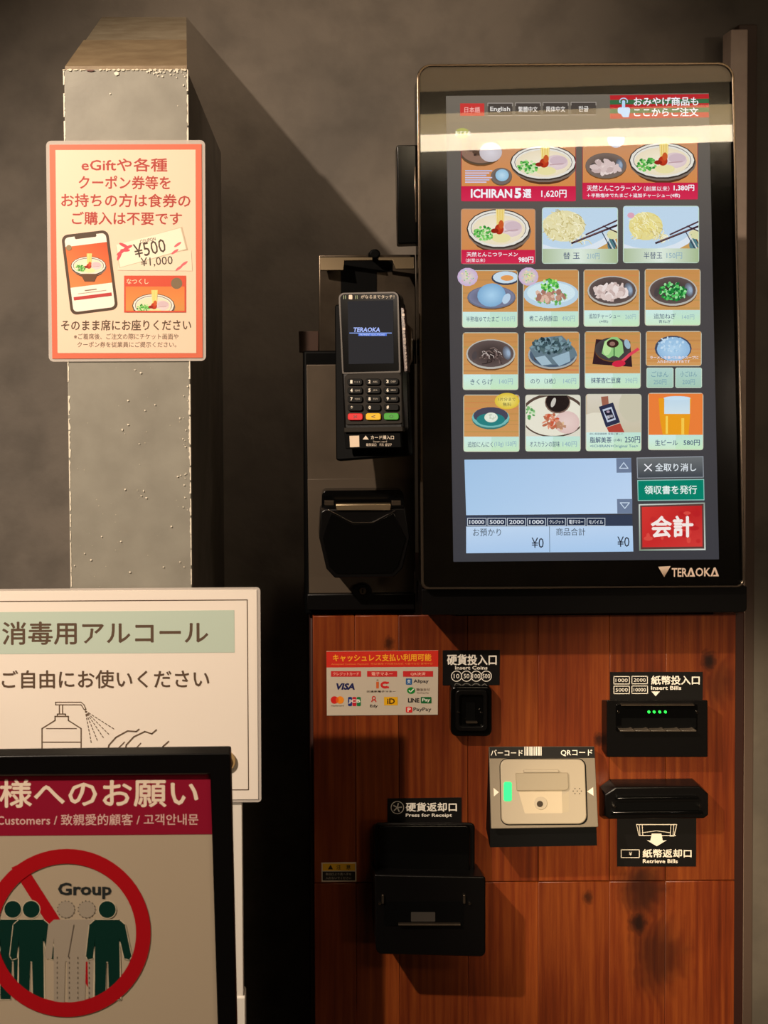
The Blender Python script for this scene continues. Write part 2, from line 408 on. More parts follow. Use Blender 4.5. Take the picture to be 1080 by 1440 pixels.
def clip_poly(p, x0, y0, x1, y1):
    def cut(p, ins, inter):
        o = []
        for i in range(len(p)):
            a, b = p[i - 1], p[i]
            if ins(b):
                if not ins(a): o.append(inter(a, b))
                o.append(b)
            elif ins(a): o.append(inter(a, b))
        return o
    def ix(v): return lambda a, b: (v, a[1] + (b[1] - a[1]) * (v - a[0]) / (b[0] - a[0]))
    def iy(v): return lambda a, b: (a[0] + (b[0] - a[0]) * (v - a[1]) / (b[1] - a[1]), v)
    for ins, it in ((lambda q: q[0] >= x0, ix(x0)), (lambda q: q[0] <= x1, ix(x1)), (lambda q: q[1] >= y0, iy(y0)), (lambda q: q[1] <= y1, iy(y1))):
        if not p: return p
        p = cut(p, ins, it)
    return p
# ------------------------------------------------------------------ the depths of the scene (metres, + away from the camera)
YW = 0.42          # plaster wall
Y0 = 0.0           # wooden front of the ordering cabinet
YC = -0.12         # front of the steel-clad column
def Z(y, Y, x=540): return V(Y).at(x, y).z
def X(x, Y, y=900): return V(Y).at(x, y).x

M_WALL = wall_mat()
M_CEIL = mat('ceiling_paint', (70, 62, 54), 0.9)
M_FLOOR = mat('floor_tile', (70, 60, 52), 0.5, noise=(6, (60, 52, 46), (82, 72, 62)))
M_BLACK = mat('black_plastic', (7, 6, 6), 0.34, spec=0.3, bump=0.05, bscale=300)
M_BLACKG = mat('gloss_black_plastic', (5, 5, 5), 0.14, spec=0.4)
M_BLACKM = mat('matte_black', (3, 3, 3), 0.6, spec=0.08)
M_METAL = mat('brushed_bronze_metal', (96, 84, 72), 0.34, metal=0.85, noise=(22, (84, 73, 62), (108, 96, 82)), rvar=0.08)
M_PANEL = mat('grey_painted_panel', (84, 72, 60), 0.45, metal=0.3, noise=(14, (74, 64, 53), (92, 80, 67)))
M_CHROME = mat('chrome', (205, 198, 190), 0.12, metal=1.0)
M_RIM = mat('polished_rim', (120, 106, 92), 0.2, metal=0.9)
M_COLUMN = mat('worn_grey_sheet', (178, 172, 158), 0.45, noise=(26, (138, 134, 123), (152, 148, 136)), bump=0.05, bscale=200, rvar=0.05)
M_COLTOP = mat('aged_brown_sheet', (150, 128, 98), 0.5, noise=(24, (126, 106, 80), (150, 130, 100)), bump=0.2, bscale=80)
M_SILVER = mat('satin_silver', (122, 112, 98), 0.34, metal=0.45)
M_IVORY = mat('ivory_plastic', (158, 146, 126), 0.4)
M_WHITE = mat('white_board', (232, 224, 212), 0.5)
M_LAM = frosted('clear_laminate', (225, 215, 205), 0.55, 0.15)
M_POST = mat('taupe_painted_wood', (200, 178, 160), 0.6, noise=(30, (192, 168, 152), (208, 186, 168)))
M_POSTB = mat('dark_taupe_wood', (92, 74, 64), 0.65)
M_GLASS = glass_pane_mat()
M_LEDG = mat('green_led', (20, 120, 60), 0.3, emit=(20, 255, 130), es=1.3)
M_LEDB = mat('green_led_dot', (20, 120, 40), 0.3, emit=(40, 255, 70), es=2.2)
M_LAMP = mat('lamp_diffuser', (250, 235, 210), 0.5, emit=(255, 232, 196), es=14)
M_DARKCARC = mat('dark_stained_carcass', (44, 18, 11), 0.5)

# ------------------------------------------------------------------ room shell
def struct(name, lo, hi, m): return tag(box(name, lo, hi, m), kind='structure')
struct('wall_back', (-2.2, YW, 0), (2.4, YW + 0.1, 2.75), M_WALL)
struct('wall_left', (-2.3, -3.5, 0), (-2.2, YW + 0.1, 2.75), M_WALL)
struct('wall_right', (2.4, -3.5, 0), (2.5, YW + 0.1, 2.75), M_WALL)
struct('wall_front', (-2.3, -3.6, 0), (2.5, -3.5, 2.75), M_WALL)
struct('floor', (-2.3, -3.6, -0.1), (2.5, YW + 0.1, 0), M_FLOOR)
struct('ceiling', (-2.3, -3.6, 2.75), (2.5, YW + 0.1, 2.85), M_CEIL)

# ceiling lamp and an added ceiling glow behind the viewer (seen mirrored in the touchscreen glass)
MP = tilt(818, 825, -0.072, 0, 5)          # the touchscreen's glass, leaning back
def mirrored(x, y, z):
    """the point at height z that the glass mirrors at photo point (x, y)"""
    p = MP.at(x, y); d = (p - CAM).normalized(); r_ = d - MP.n * 2 * d.dot(MP.n)
    return p + r_ * ((z - p.z) / r_.z)
def lamp_slab(name, quad, z, h, m, par):
    lo_ = [Vector((q.x, q.y, z)) for q in quad]; return loft(name, [lo_, [q + Vector((0, 0, h)) for q in lo_]], m, par)
zl = 2.6
t = thing('ceiling_light', tuple(mirrored(818, 195, 2.75)), 'long warm ceiling lamp mirrored as a bright bar in the touchscreen glass', 'lamp')
lamp_slab('diffuser', [mirrored(575, 214, zl), mirrored(1060, 198, zl), mirrored(1060, 174.5, zl), mirrored(575, 190.5, zl)], zl, 0.03, M_LAMP, t)
lamp_slab('housing_glow', [mirrored(575, 190.2, zl), mirrored(1060, 174.2, zl), mirrored(1060, 158, zl), mirrored(575, 174, zl)], zl, 0.03, mat('housing_glow', (220, 190, 140), 0.6, emit=(255, 220, 160), es=3.0), t)  # glowing strip added for the lit side of the lamp housing
lamp_slab('housing', [mirrored(570, 216, zl), mirrored(1066, 200, zl), mirrored(1066, 156, zl), mirrored(570, 172, zl)], zl + 0.031, 2.75 - zl - 0.031, M_BLACKM, t)
zl = 2.70
t = thing('ceiling_glow', tuple(mirrored(818, 110, 2.75)), 'added amber glow for the lit ceiling mirrored at the top of the touchscreen glass', 'lamp')  # added glowing surface standing in for a brightly lit ceiling
lamp_slab('diffuser', [mirrored(570, 131, zl), mirrored(1066, 127, zl), mirrored(1066, 70, zl), mirrored(570, 74, zl)], zl, 0.02, mat('amber_glow', (170, 130, 90), 0.6, emit=(255, 212, 160), es=1.2), t)
lamp_slab('housing', [mirrored(568, 132, zl), mirrored(1068, 128, zl), mirrored(1068, 69, zl), mirrored(568, 73, zl)], zl + 0.021, 0.029, M_BLACKM, t)

# spotlights on stems from the ceiling; the wall and cabinet ones are added
def spotlight(P0, aim, label):
    t = thing('spot_lamp', (P0.x, P0.y - 0.05, 2.75), label, 'lamp')
    dv = (Vector(aim) - P0).normalized(); u_ = dv.orthogonal().normalized(); v_ = dv.cross(u_)
    tube('stem', [(P0.x, P0.y - 0.06, 2.75), (P0.x, P0.y - 0.06, P0.z + 0.02)], 0.006, M_BLACKM, t)
    def circ(c, r, n=20): return [c + (u_ * math.cos(2 * math.pi * k / n) + v_ * math.sin(2 * math.pi * k / n)) * r for k in range(n)]
    loft('shade', [circ(P0 - dv * 0.12, 0.02), circ(P0 - dv * 0.12, 0.06), circ(P0 - dv * 0.02, 0.066), circ(P0 - dv * 0.02, 0.062), circ(P0 - dv * 0.10, 0.055)], M_BLACKM, t)
spotlight(KEY, (-0.13, -0.05, 1.08), 'small black spotlight hanging close to the column, aimed at it')
spotlight(WASH, (0.1, 0.42, 2.08), 'small black added spotlight over the touchscreen brightening the plaster wall')
spotlight(KEY2, (0.5, 0, 1.0), 'small black added spotlight behind the viewer brightening the cedar cabinet')

# ------------------------------------------------------------------ post on the wall, right edge
t = thing('wooden_post', (X(1045, YW - 0.03), YW - 0.02, 0), 'taupe wooden post on the wall right of the touchscreen, dark board behind it', 'post')
box('back_board', (X(1038, YW - 0.02, 300), YW - 0.02, 0), (X(1064, YW - 0.02, 300), YW, Z(34, YW - 0.02, 1050)), M_POSTB, t, 0.002)
box('front_board', (X(1027, YW - 0.055, 300), YW - 0.055, 0), (X(1051, YW - 0.055, 300), YW - 0.02, Z(41, YW - 0.055, 1040)), M_POST, t, 0.002)

# ------------------------------------------------------------------ column
xl, xr = X(94, YC, 460), X(267, YC, 460); zt = Z(97, YC, 176)
col = thing('clad_column', ((xl + xr) / 2, (YC + YW) / 2, 0), 'square grey sheet-clad column with sloping top and chipped pale edges', 'column')
box('front_sheet', (xl, YC, 0), (xr, YC + 0.012, zt), M_COLUMN, col, 0.0015)
box('core', (xl + 0.001, YC + 0.0125, 0), (xr - 0.001, YW - 0.0005, zt - 0.001), M_WALL, col)
fl, fr_ = Vector((xl + 0.001, YC + 0.002, zt)), Vector((xr - 0.001, YC + 0.002, zt))
bl, br = V(YW).at(143, 24), V(YW).at(262, 24)
def lerp(a, b, t_): return a + (b - a) * t_
t_s = 0.42
ml, mr_ = lerp(fl, bl, t_s), lerp(fr_, br, t_s)
def hood(name, a0, a1, b0, b1, m, par):
    lo0 = Vector((a0.x, a0.y, zt)); lo1 = Vector((a1.x, a1.y, zt)); lo2 = Vector((b1.x, b1.y, zt)); lo3 = Vector((b0.x, b0.y, zt))
    o = new_obj(name, [lo0, lo1, lo2, lo3, a0, a1, b1, b0], [(0, 3, 2, 1), (4, 5, 6, 7), (0, 1, 5, 4), (1, 2, 6, 5), (2, 3, 7, 6), (3, 0, 4, 7)], m, par)
    return o
up = Vector((0, 0, 0.004))
hood('sloping_band', fl + up, fr_ + up, ml + up, mr_ + up, M_COLTOP, col)
hood('sloping_top', ml + Vector((0, 0, 0.0)), mr_, bl, br, mat('aged_grey_sheet', (140, 128, 106), 0.55, noise=(30, (128, 114, 92), (150, 138, 116)), bump=0.2, bscale=90), col)
# chipped pale edges and specks
P = Print(V(YC), 0.0002, 2e-6); rnd = random.Random(3)
def chip(x, y, s, sy=None, c=(236, 226, 206)):
    sy = sy or s; n = rnd.randint(5, 7)
    P.poly([(x + s * rnd.uniform(.6, 1.1) * math.cos(2 * math.pi * k / n), y + sy * rnd.uniform(.6, 1.1) * math.sin(2 * math.pi * k / n)) for k in range(n)], c)
def edx(y, right): return (88 + (y - 97) * 0.0155 + 1.2) if not right else (264.5 + (y - 97) * 0.0075 - 0.8)
for right in (0, 1):
    y = 98.0
    while y < 827:
        h = rnd.uniform(14, 46); gap = rnd.uniform(0, 5) if (y > 500 or right) else rnd.uniform(2, 20)
        mx_ = (2.6 if 505 < y < 640 else 1.8) * (0.5 if y > 740 else 1)
        inn = []; q = y
        while q < min(y + h, 827):
            inn.append((edx(q, right) + (-1 if right else 1) * rnd.uniform(0.2, mx_), q)); q += rnd.uniform(1.5, 4)
        for a_, b_ in zip(inn, inn[1:]):
            ea = edx(a_[1], right) + (0.7 if right else -0.7); eb = edx(b_[1], right) + (0.7 if right else -0.7)
            P.poly([(ea, a_[1]), (eb, b_[1]), b_, a_], (238, 228, 208))
        y += h + gap
P2 = P; y = 88
while y < 262:
    wdt = rnd.uniform(3, 9); 
    if not 120 < y < 136: chip(y + 2, 98.5, wdt / 2, rnd.uniform(0.8, 2.2), (228, 214, 188))
    y += wdt
for k in range(26): chip(rnd.uniform(205, 262), 100 + abs(rnd.gauss(0, 5)), rnd.uniform(.5, 1.8))
chip(127, 99.5, 7, 1.6, (96, 50, 34)); chip(164, 104, 4, 3)
for (x, y) in ((155, 132), (250, 149), (258, 120), (180, 563), (204, 577), (172, 604), (180, 597), (196, 624), (218, 569), (253, 588), (176, 688), (202, 690), (199, 697), (206, 700), (254, 668), (250, 670), (260, 667), (241, 740), (170, 761), (128, 787), (105, 795), (183, 804), (253, 790), (259, 797), (119, 778), (190, 520), (198, 524), (143, 754), (230, 797)):
    chip(x, y, rnd.uniform(.8, 2.0), rnd.uniform(.8, 2.0))
for k in range(40): chip(rnd.uniform(103, 264), rnd.uniform(510, 825), rnd.uniform(.25, .6), c=(220, 206, 180))
for k in range(16): chip(edx(600, 1) - rnd.uniform(2, 12), rnd.uniform(540, 720), rnd.uniform(.5, 1.6))
P.build('paint_chip', col)['kind'] = 'stuff'

# ------------------------------------------------------------------ picture pieces shared by prints
def noodle_bowl(p, cx, cy, rx, ry, rnd, lift=True):
    p.ell(cx + rx * .03, cy + ry * .28, rx * .9, ry * .95, (92, 56, 34))
    p.ell(cx + rx * .02, cy + ry * .12, rx * 1.0, ry * .98, (128, 112, 100)); p.ell(cx, cy, rx, ry, (62, 52, 46)); p.ell(cx, cy - ry * .02, rx * .96, ry * .93, (236, 232, 222)); p.ring(cx, cy - ry * .03, rx * .87, ry * .82, 1.0, (120, 112, 108))
    p.ell(cx, cy + ry * .04, rx * .83, ry * .76, (240, 226, 196), (250, 240, 216))
    p.ell(cx + rx * .38, cy - ry * .02, rx * .36, ry * .42, (226, 204, 206), (240, 222, 222)); p.ell(cx + rx * .45, cy - ry * .12, rx * .26, ry * .26, (214, 190, 198))
    p.line([(cx + rx * .2, cy + ry * .12), (cx + rx * .6, cy + ry * .04)], ry * .05, (196, 162, 166))
    p.ell(cx + rx * .08, cy + ry * .45, rx * .3, ry * .24, (238, 228, 170))
    for k in range(70):
        a = rnd.uniform(0, 6.28); q = rnd.random() ** .6
        p.ell(cx - rx * .46 + rx * .3 * q * math.cos(a), cy + ry * .22 + ry * .36 * q * math.sin(a), rx * .045, ry * .07, rnd.choice([(84, 176, 74), (130, 210, 106), (44, 136, 52), (196, 236, 170)]), n=6)
    if lift:
        p.poly([(cx - rx * .1, cy - ry * 1.3), (cx + rx * .2, cy - ry * 1.3), (cx + rx * .16, cy - ry * .1), (cx - rx * .06, cy - ry * .1)], (238, 206, 110))
        for k in range(4): p.line([(cx - rx * .07 + k * rx * .075, cy - ry * 1.28), (cx - rx * .04 + k * rx * .06, cy)], rx * .02, (252, 236, 170))
    p.ell(cx + rx * .02, cy + ry * .02, rx * .14, ry * .26, (176, 44, 24), (206, 70, 36)); p.ell(cx - rx * .12, cy + ry * .1, rx * .12, ry * .12, (150, 36, 22))
    p.ell(cx + rx * .08, cy - ry * .22, rx * .08, ry * .22, (206, 92, 44))

# ------------------------------------------------------------------ gift / coupon notice taped on the column
def laminated(name, label, Y, outer, radius, paper, mp, margin=0):
    t = thing(name, tuple(V(Y).at(sum(q[0] for q in outer) / 4, sum(q[1] for q in outer) / 4)), label, 'notice')
    slab('laminate', V(Y), quad_round(outer, radius), 0.0012, M_LAM, t)
    slab('sheet', V(Y - 0.0006), paper, 0.0006, mp, t, back_scale=1)
    return t
EY = YC - 0.0016
RED = (220, 110, 82); INK = (176, 66, 58); BRN = (96, 74, 58)
M_PAPERR = mat('coral_paper', RED, 0.5)
t = laminated('gift_notice', 'laminated cream notice with coral border taped to the column, smartphone and coupons printed', EY, [(64.6, 198), (288.3, 197), (289.6, 507.5), (68.6, 508.6)], 7, [(69.5, 203.5), (283.5, 202.5), (285, 503), (73.5, 504.5)], M_PAPERR)
P = Print(V(EY - 0.0006), 0.0002, 3e-6); rnd = random.Random(5)
P.poly([(78, 211), (275, 210.5), (276, 496.5), (81, 496.5)], (240, 212, 186))
for s, x0, y0, x1, y1 in (('eGiftや各種', 114.5, 222, 235.5, 241.5), ('クーポン券等を', 110.5, 247, 240, 266.5), ('お持ちの方は食券の', 86, 272.3, 268, 291.5), ('ご購入は不要です', 101, 297.8, 256, 316.5)):
    P.text(s, x0, y0, x1, y1, INK, 0.022, rot=0.3)
P.text('そのまま席にお座りください', 86, 449.5, 269, 465, BRN, 0.02, rot=-0.2)
P.text('※ご着席後、ご注文の際にチケット画面や', 104, 469, 251, 477.5, BRN, 0.006); P.text('クーポン券を従業員にご提示ください。', 109, 480.5, 248, 488.5, BRN, 0.006)
# phone
ph = [(86, 331), (152, 323), (166.5, 435), (100, 443.5)]
P.poly(quad_round(ph, 9), (84, 66, 52)); 
def bil(q, u, v): 
    a = (q[0][0] + (q[1][0] - q[0][0]) * u, q[0][1] + (q[1][1] - q[0][1]) * u); b = (q[3][0] + (q[2][0] - q[3][0]) * u, q[3][1] + (q[2][1] - q[3][1]) * u)
    return (a[0] + (b[0] - a[0]) * v, a[1] + (b[1] - a[1]) * v)
def sub(q, u0, v0, u1, v1): return [bil(q, u0, v0), bil(q, u1, v0), bil(q, u1, v1), bil(q, u0, v1)]
P.poly(quad_round(sub(ph, .06, .035, .94, .965), 6), (252, 240, 226)); P.poly(quad_round(sub(ph, .28, .02, .74, .07), 2), (84, 66, 52))
P.poly(sub(ph, .06, .15, .94, .66), (226, 112, 60), [(226, 112, 60), (206, 84, 50), (232, 124, 66), (240, 140, 80)])
noodle_bowl(P, 124.5, 374, 25, 13.5, rnd); P.poly([(113, 385), (138, 385), (133, 396), (119, 396)], (104, 72, 50)); P.ell(97, 348.5, 4, 4, (150, 130, 96))
P.poly(sub(ph, .1, .78, .9, .82), (190, 66, 66)); P.poly(sub(ph, .35, .71, .6, .722), (150, 130, 110)); P.poly(sub(ph, .2, .74, .8, .748), (200, 184, 168))
# coupons
P.poly([(170, 361), (269, 352), (270.5, 381), (165, 380)], (240, 222, 196)); P.poly([(163, 345), (256, 319), (264, 351), (168, 377)], (206, 186, 158)); P.poly([(163.5, 344.5), (254, 320.5), (261.5, 350), (169, 376)], (252, 236, 212))
for (x, y, a) in ((170, 355, 0), (174, 345, 60), (180, 348, 10), (168, 360, -30), (176, 352, 35)): P.ell(x, y, 7, 2.2, (214, 84, 96), rot=-35 + a)
for (x, y) in ((250, 344), (246, 354), (259, 371), (252, 377)): P.ell(x, y, 6, 1.8, (222, 110, 116), rot=-35)
P.text('¥500', 188, 339, 233, 359, (78, 62, 52), 0.004, rot=-12); P.text('¥1,000', 198, 361, 243, 375, (78, 62, 52), 0.004, rot=-4); P.text('COUPON', 197, 335.5, 219, 340.5, (96, 74, 60), 0.01, rot=-12)
# card
P.rect(174.6, 387.6, 261.7, 439.4, (214, 84, 62)); P.rect(177, 403, 259.5, 437, (232, 130, 70), (214, 150, 80)); P.text('なつくし', 178, 392, 209, 399.5, (250, 226, 190), 0.01)
P.ell(248.5, 398.5, 8, 8, (130, 110, 84)); P.clip = (177, 389, 259.5, 437); noodle_bowl(P, 216, 430, 30, 17, rnd); P.clip = None
P.build('print', t)
for x, y in ((80, 199), (270, 198)): pass

# ------------------------------------------------------------------ white board stand and sanitiser notice
SY = -0.20
t = thing('white_stand', (X(150, SY + 0.01), SY + 0.012, 0), 'slim white board stand behind the framed group sign', 'stand')
box('board', (X(-60, SY, 1200), SY + 0.003, 0.06), (X(341, SY, 1250), SY + 0.018, Z(1000, SY)), M_WHITE, t, 0.001)
box('plinth', (X(-64, SY, 1400), SY + 0.001, 0.0), (X(345, SY, 1420), SY + 0.022, Z(1403, SY, 330)), M_WHITE, t, 0.002)
INKD = (98, 78, 62)
M_PAPERW = mat('cream_paper', (246, 234, 220), 0.5)
t = laminated('sanitiser_notice', 'large white laminated notice about hand disinfectant, mint title band and pump bottle drawing', SY, [(-76, 829), (366, 826), (367.5, 1128), (-76, 1131)], 5, [(-72, 832), (361, 829.5), (363, 1124), (-72, 1127)], M_PAPERW)
P = Print(V(SY - 0.0006), 0.0002, 3e-6)
P.line([(-56, 846), (347.6, 843.5), (349.5, 1110.5), (-56, 1112)], 1.3, INKD, True)
P.poly([(-34, 861), (329.5, 858), (330, 917.5), (-34, 920)], (196, 212, 196)); P.text('消毒用アルコール', 3, 873.5, 293, 906.5, INKD, 0.02, rot=-0.3)
P.text('ご自由にお使いください', 2.5, 942, 294.5, 968, INKD, 0.018, rot=-0.2)
k = 2.4545
def zz(pts): return [(x / k, 960 + y / k) for x, y in pts]
DR = (112, 92, 74)
P.line(zz([(145, 300), (145, 158), (190, 130), (190, 116), (236, 116), (236, 130), (280, 158), (280, 300)]), 1.7, DR); P.line(zz([(160, 158), (264, 158)]), 1.2, DR); P.line(zz([(145, 205), (280, 205)]), 1.5, DR)
P.line(zz([(198, 116), (198, 108), (226, 108), (226, 116)]), 1.5, DR); P.line(zz([(205, 108), (205, 78)]), 1.5, DR); P.line(zz([(216, 108), (216, 78)]), 1.5, DR)
P.line(zz([(192, 76), (192, 67), (280, 67), (290, 76), (297, 92), (290, 92), (280, 76), (192, 76)]), 1.3, DR)
for (x1, y1) in ((316, 212), (338, 204), (360, 194), (380, 182), (398, 162)):
    for q in range(9):
        a = q / 9; b = a + 0.06; P.line(zz([(294 + (x1 - 294) * a, 96 + (y1 - 96) * a), (294 + (x1 - 294) * b, 96 + (y1 - 96) * b)]), 1.2, DR)
P.line(zz([(400, 300), (372, 232), (376, 215), (400, 188), (440, 166), (470, 168), (480, 160)]), 1.8, DR); P.line(zz([(470, 300), (432, 232), (436, 214), (462, 186), (500, 168), (524, 176), (540, 162)]), 1.8, DR)
P.line(zz([(396, 238), (430, 204)]), 1.3, DR); P.line(zz([(456, 240), (486, 208)]), 1.3, DR); P.line(zz([(582, 202), (562, 220), (578, 240), (600, 300)]), 1.8, DR)
P.build('print', t)
tq = thing('round_magnet', tuple(V(SY - 0.0012).at(317, 1071)), 'small translucent brown disc stuck on the lower right of the white notice', 'magnet')
slab('disc', V(SY - 0.004), disc3(None, 317, 1071, 14.5), 0.0025, mat('amber_plastic', (170, 140, 96), 0.25), tq, 0.0006)
slab('cap', V(SY - 0.006), disc3(None, 317, 1071, 9), 0.002, mat('amber_plastic_light', (196, 166, 118), 0.2), tq, 0.0006)

# ------------------------------------------------------------------ framed group sign in front
GY = -0.52
t = thing('group_sign', (X(94, GY, 1300), GY, 0), 'black framed standing sign, maroon title and red ring crossing out a group of people', 'sign')
go = [(-128, 1065), (323.5, 1059.5), (337, 1650), (-122, 1650)]; gi = [(-107, 1091), (295.5, 1088), (311.5, 1626), (-101, 1626)]
frame_slab('frame', V(GY), quad_round(go, 3), quad_round(gi, 0.01), 0.016, M_BLACK, t, 0.0008)
slab('poster', V(GY + 0.004), [(-112, 1086), (300, 1083), (316, 1632), (-106, 1632)], 0.003, mat('poster_paper', (166, 150, 128), 0.5), t)
slab('back_panel', V(GY + 0.0075), [(-118, 1078), (306, 1074), (322, 1640), (-112, 1640)], 0.007, M_BLACKM, t)
gx = X(94, GY, 1300)
tube('pole', [(gx, GY + 0.03, 0.012), (gx, GY + 0.03, Z(1500, GY))], 0.011, M_BLACKM, t)
loft('base', [[Vector((gx + r_ * math.cos(2 * math.pi * q / 32), GY + 0.03 + r_ * math.sin(2 * math.pi * q / 32), z_)) for q in range(32)] for r_, z_ in ((0.13, 0), (0.13, 0.008), (0.11, 0.014), (0.02, 0.02))], M_BLACKM, t)
P = Print(V(GY + 0.004), 0.0002, 4e-6)
MAR = (132, 12, 40); CRM = (226, 206, 184)
P.poly([(-109, 1092), (296, 1088.5), (298.5, 1173), (-108, 1176)], MAR)
P.text('お客様へのお願い', -92, 1095, 279, 1135.5, CRM, 0.022, rot=-0.2); P.text('Dear Customers / 致親愛的顧客 / 고객안내문', -44, 1144.5, 279, 1160.5, (206, 170, 160), 0.012, rot=-0.2)
cx, cy = 94, 1311.5; RD = (158, 6, 18)
P.ring(cx, cy, 118, 118, 20.5, RD, 64)
P.poly([(16, 1220), (33, 1212), (150, 1395), (134, 1404)], RD)
P.text('Group', 81.5, 1241, 157, 1264, (34, 38, 38), 0.03)
GR = (0, 40, 32); GY_ = (150, 138, 122)
def person(x, c, off=0, edge=None):
    yb = 1409 if abs(x - cx) > 30 else 1420
    def body(e, c):
        P.ell(x, 1278.5, 12 + e, 12 + e, c)
        pts = [(x - 17, 1293), (x + 17, 1293), (x + 25, 1300), (x + 34, 1344), (x + 31, 1349), (x + 24, 1347), (x + 17, 1318), (x + 19, yb - 4), (x + 3, yb - 4), (x + 2.2, 1352), (x - 2.2, 1352), (x - 3, yb - 4), (x - 19, yb - 4), (x - 17, 1318), (x - 20, 1347), (x - 27, 1349), (x - 30, 1344), (x - 25, 1300)]
        if e: 
            P.line(pts, e * 2, c, True)
        else: P.poly(pts[:7] + [(x + 17, 1318), (x + 17.5, 1350), (x - 17.5, 1350), (x - 17, 1318)] + pts[14:], c); P.poly([(x - 17.5, 1340), (x + 17.5, 1340), (x + 18, yb - 4), (x + 2.6, yb - 4), (x + 1.2, 1352), (x - 1.2, 1352), (x - 2.6, yb - 4), (x - 17, yb - 4)], c)
    if edge: body(1.0, edge)
    body(0, c)
person(18, GR, edge=(190, 176, 150)); person(44, GR, edge=(190, 176, 150)); person(122, GY_); person(93, GY_)
for x in (93, 122):
    for a in range(0, 360, 24): P.ell(x + 12 * math.cos(R(a)), 1278.5 + 12 * math.sin(R(a)), .9, .9, (84, 76, 66), n=6)
for x, y in [(97 + dx, y) for dx in (-17, 0, 12, 28) for y in range(1345, 1408, 7)]: P.rect(x, y, x + 1.2, y + 3, (90, 80, 70))
P.line([(104, 1300), (96, 1345)], 1, (90, 80, 70))
person(151, GR, edge=(190, 176, 150))
P.ring(cx, cy, 118, 118, 20.5, RD, 64)
P.build('print', t)
# ------------------------------------------------------------------ cabinet with cedar planks
KNOTS += [(V(0).at(997, 930).x, V(0).at(997, 930).z, 0.009, 1.0), (V(0).at(842, 1040).x, V(0).at(842, 1040).z, 0.006, 0.9), (V(0).at(898, 1298).x, V(0).at(898, 1298).z, 0.012, 1.0),
          (V(0).at(905, 1250).x, V(0).at(905, 1250).z, 0.028, 0.85), (V(0).at(925, 1350).x, V(0).at(915, 1345).z, 0.035, 0.7), (V(0).at(1010, 962).x, V(0).at(1010, 962).z, 0.02, 0.5),
          (V(0).at(827, 1262).x, V(0).at(827, 1262).z, 0.006, 0.8), (V(0).at(547, 905).x, V(0).at(547, 905).z, 0.006, 0.8)]
M_WOOD = wood_mat()
M_FLANGE = mat('polished_flange', (128, 112, 88), 0.26, metal=0.95)
zc = Z(864.5, 0, 740); zs = Z(1240, 0, 740)
cab = thing('ordering_cabinet', (X(740, 0), 0.2, 0), 'reddish stained cedar plank cabinet under the ordering touchscreen', 'cabinet')
box('carcass', (X(437, 0.012, 1150), 0.012, 0.0), (X(1047, 0.012, 1150), 0.41, zc - 0.001), M_DARKCARC, cab, 0.003)
xs = [441, 500, 561, 658, 757, 857, 936, 1034]
for i in range(len(xs) - 1):
    a, b = X(xs[i], 0, 1100), X(xs[i + 1], 0, 1100)
    for (z0, z1) in ((zs + 0.0007, zc), (0.08, zs - 0.0007)):
        box('plank', (a + 0.0002, 0.0, z0), (b - 0.0002, 0.012, z1), M_WOOD, cab, 0.0006, seg=1)

def back_of(fo, top=None):
    """the same outline at the planks, its upper edge lower so that the housing's top slopes up towards the viewer"""
    zm = (max(p.z for p in fo) + min(p.z for p in fo)) / 2; k = abs(fo[0].y) / 1.35
    return [Vector((p.x, 0, p.z - (CAM.z - p.z) * k * 0.97 if p.z > zm else p.z)) for p in fo]
def sticker(name, label, Y, quad, base, draw, r=0, cat='sticker', m=None, th=0.0008):
    t = thing(name, tuple(V(Y).at(sum(q[0] for q in quad) / 4, sum(q[1] for q in quad) / 4)), label, cat)
    slab('backing', V(Y - th), quad_round(quad, r), th, mat(name + '_backing', base, 0.4), t)
    P = Print(V(Y - th), 0.0001, 3e-6); draw(P); P.build('print', t, m)
    return t
WHT = (232, 226, 214)
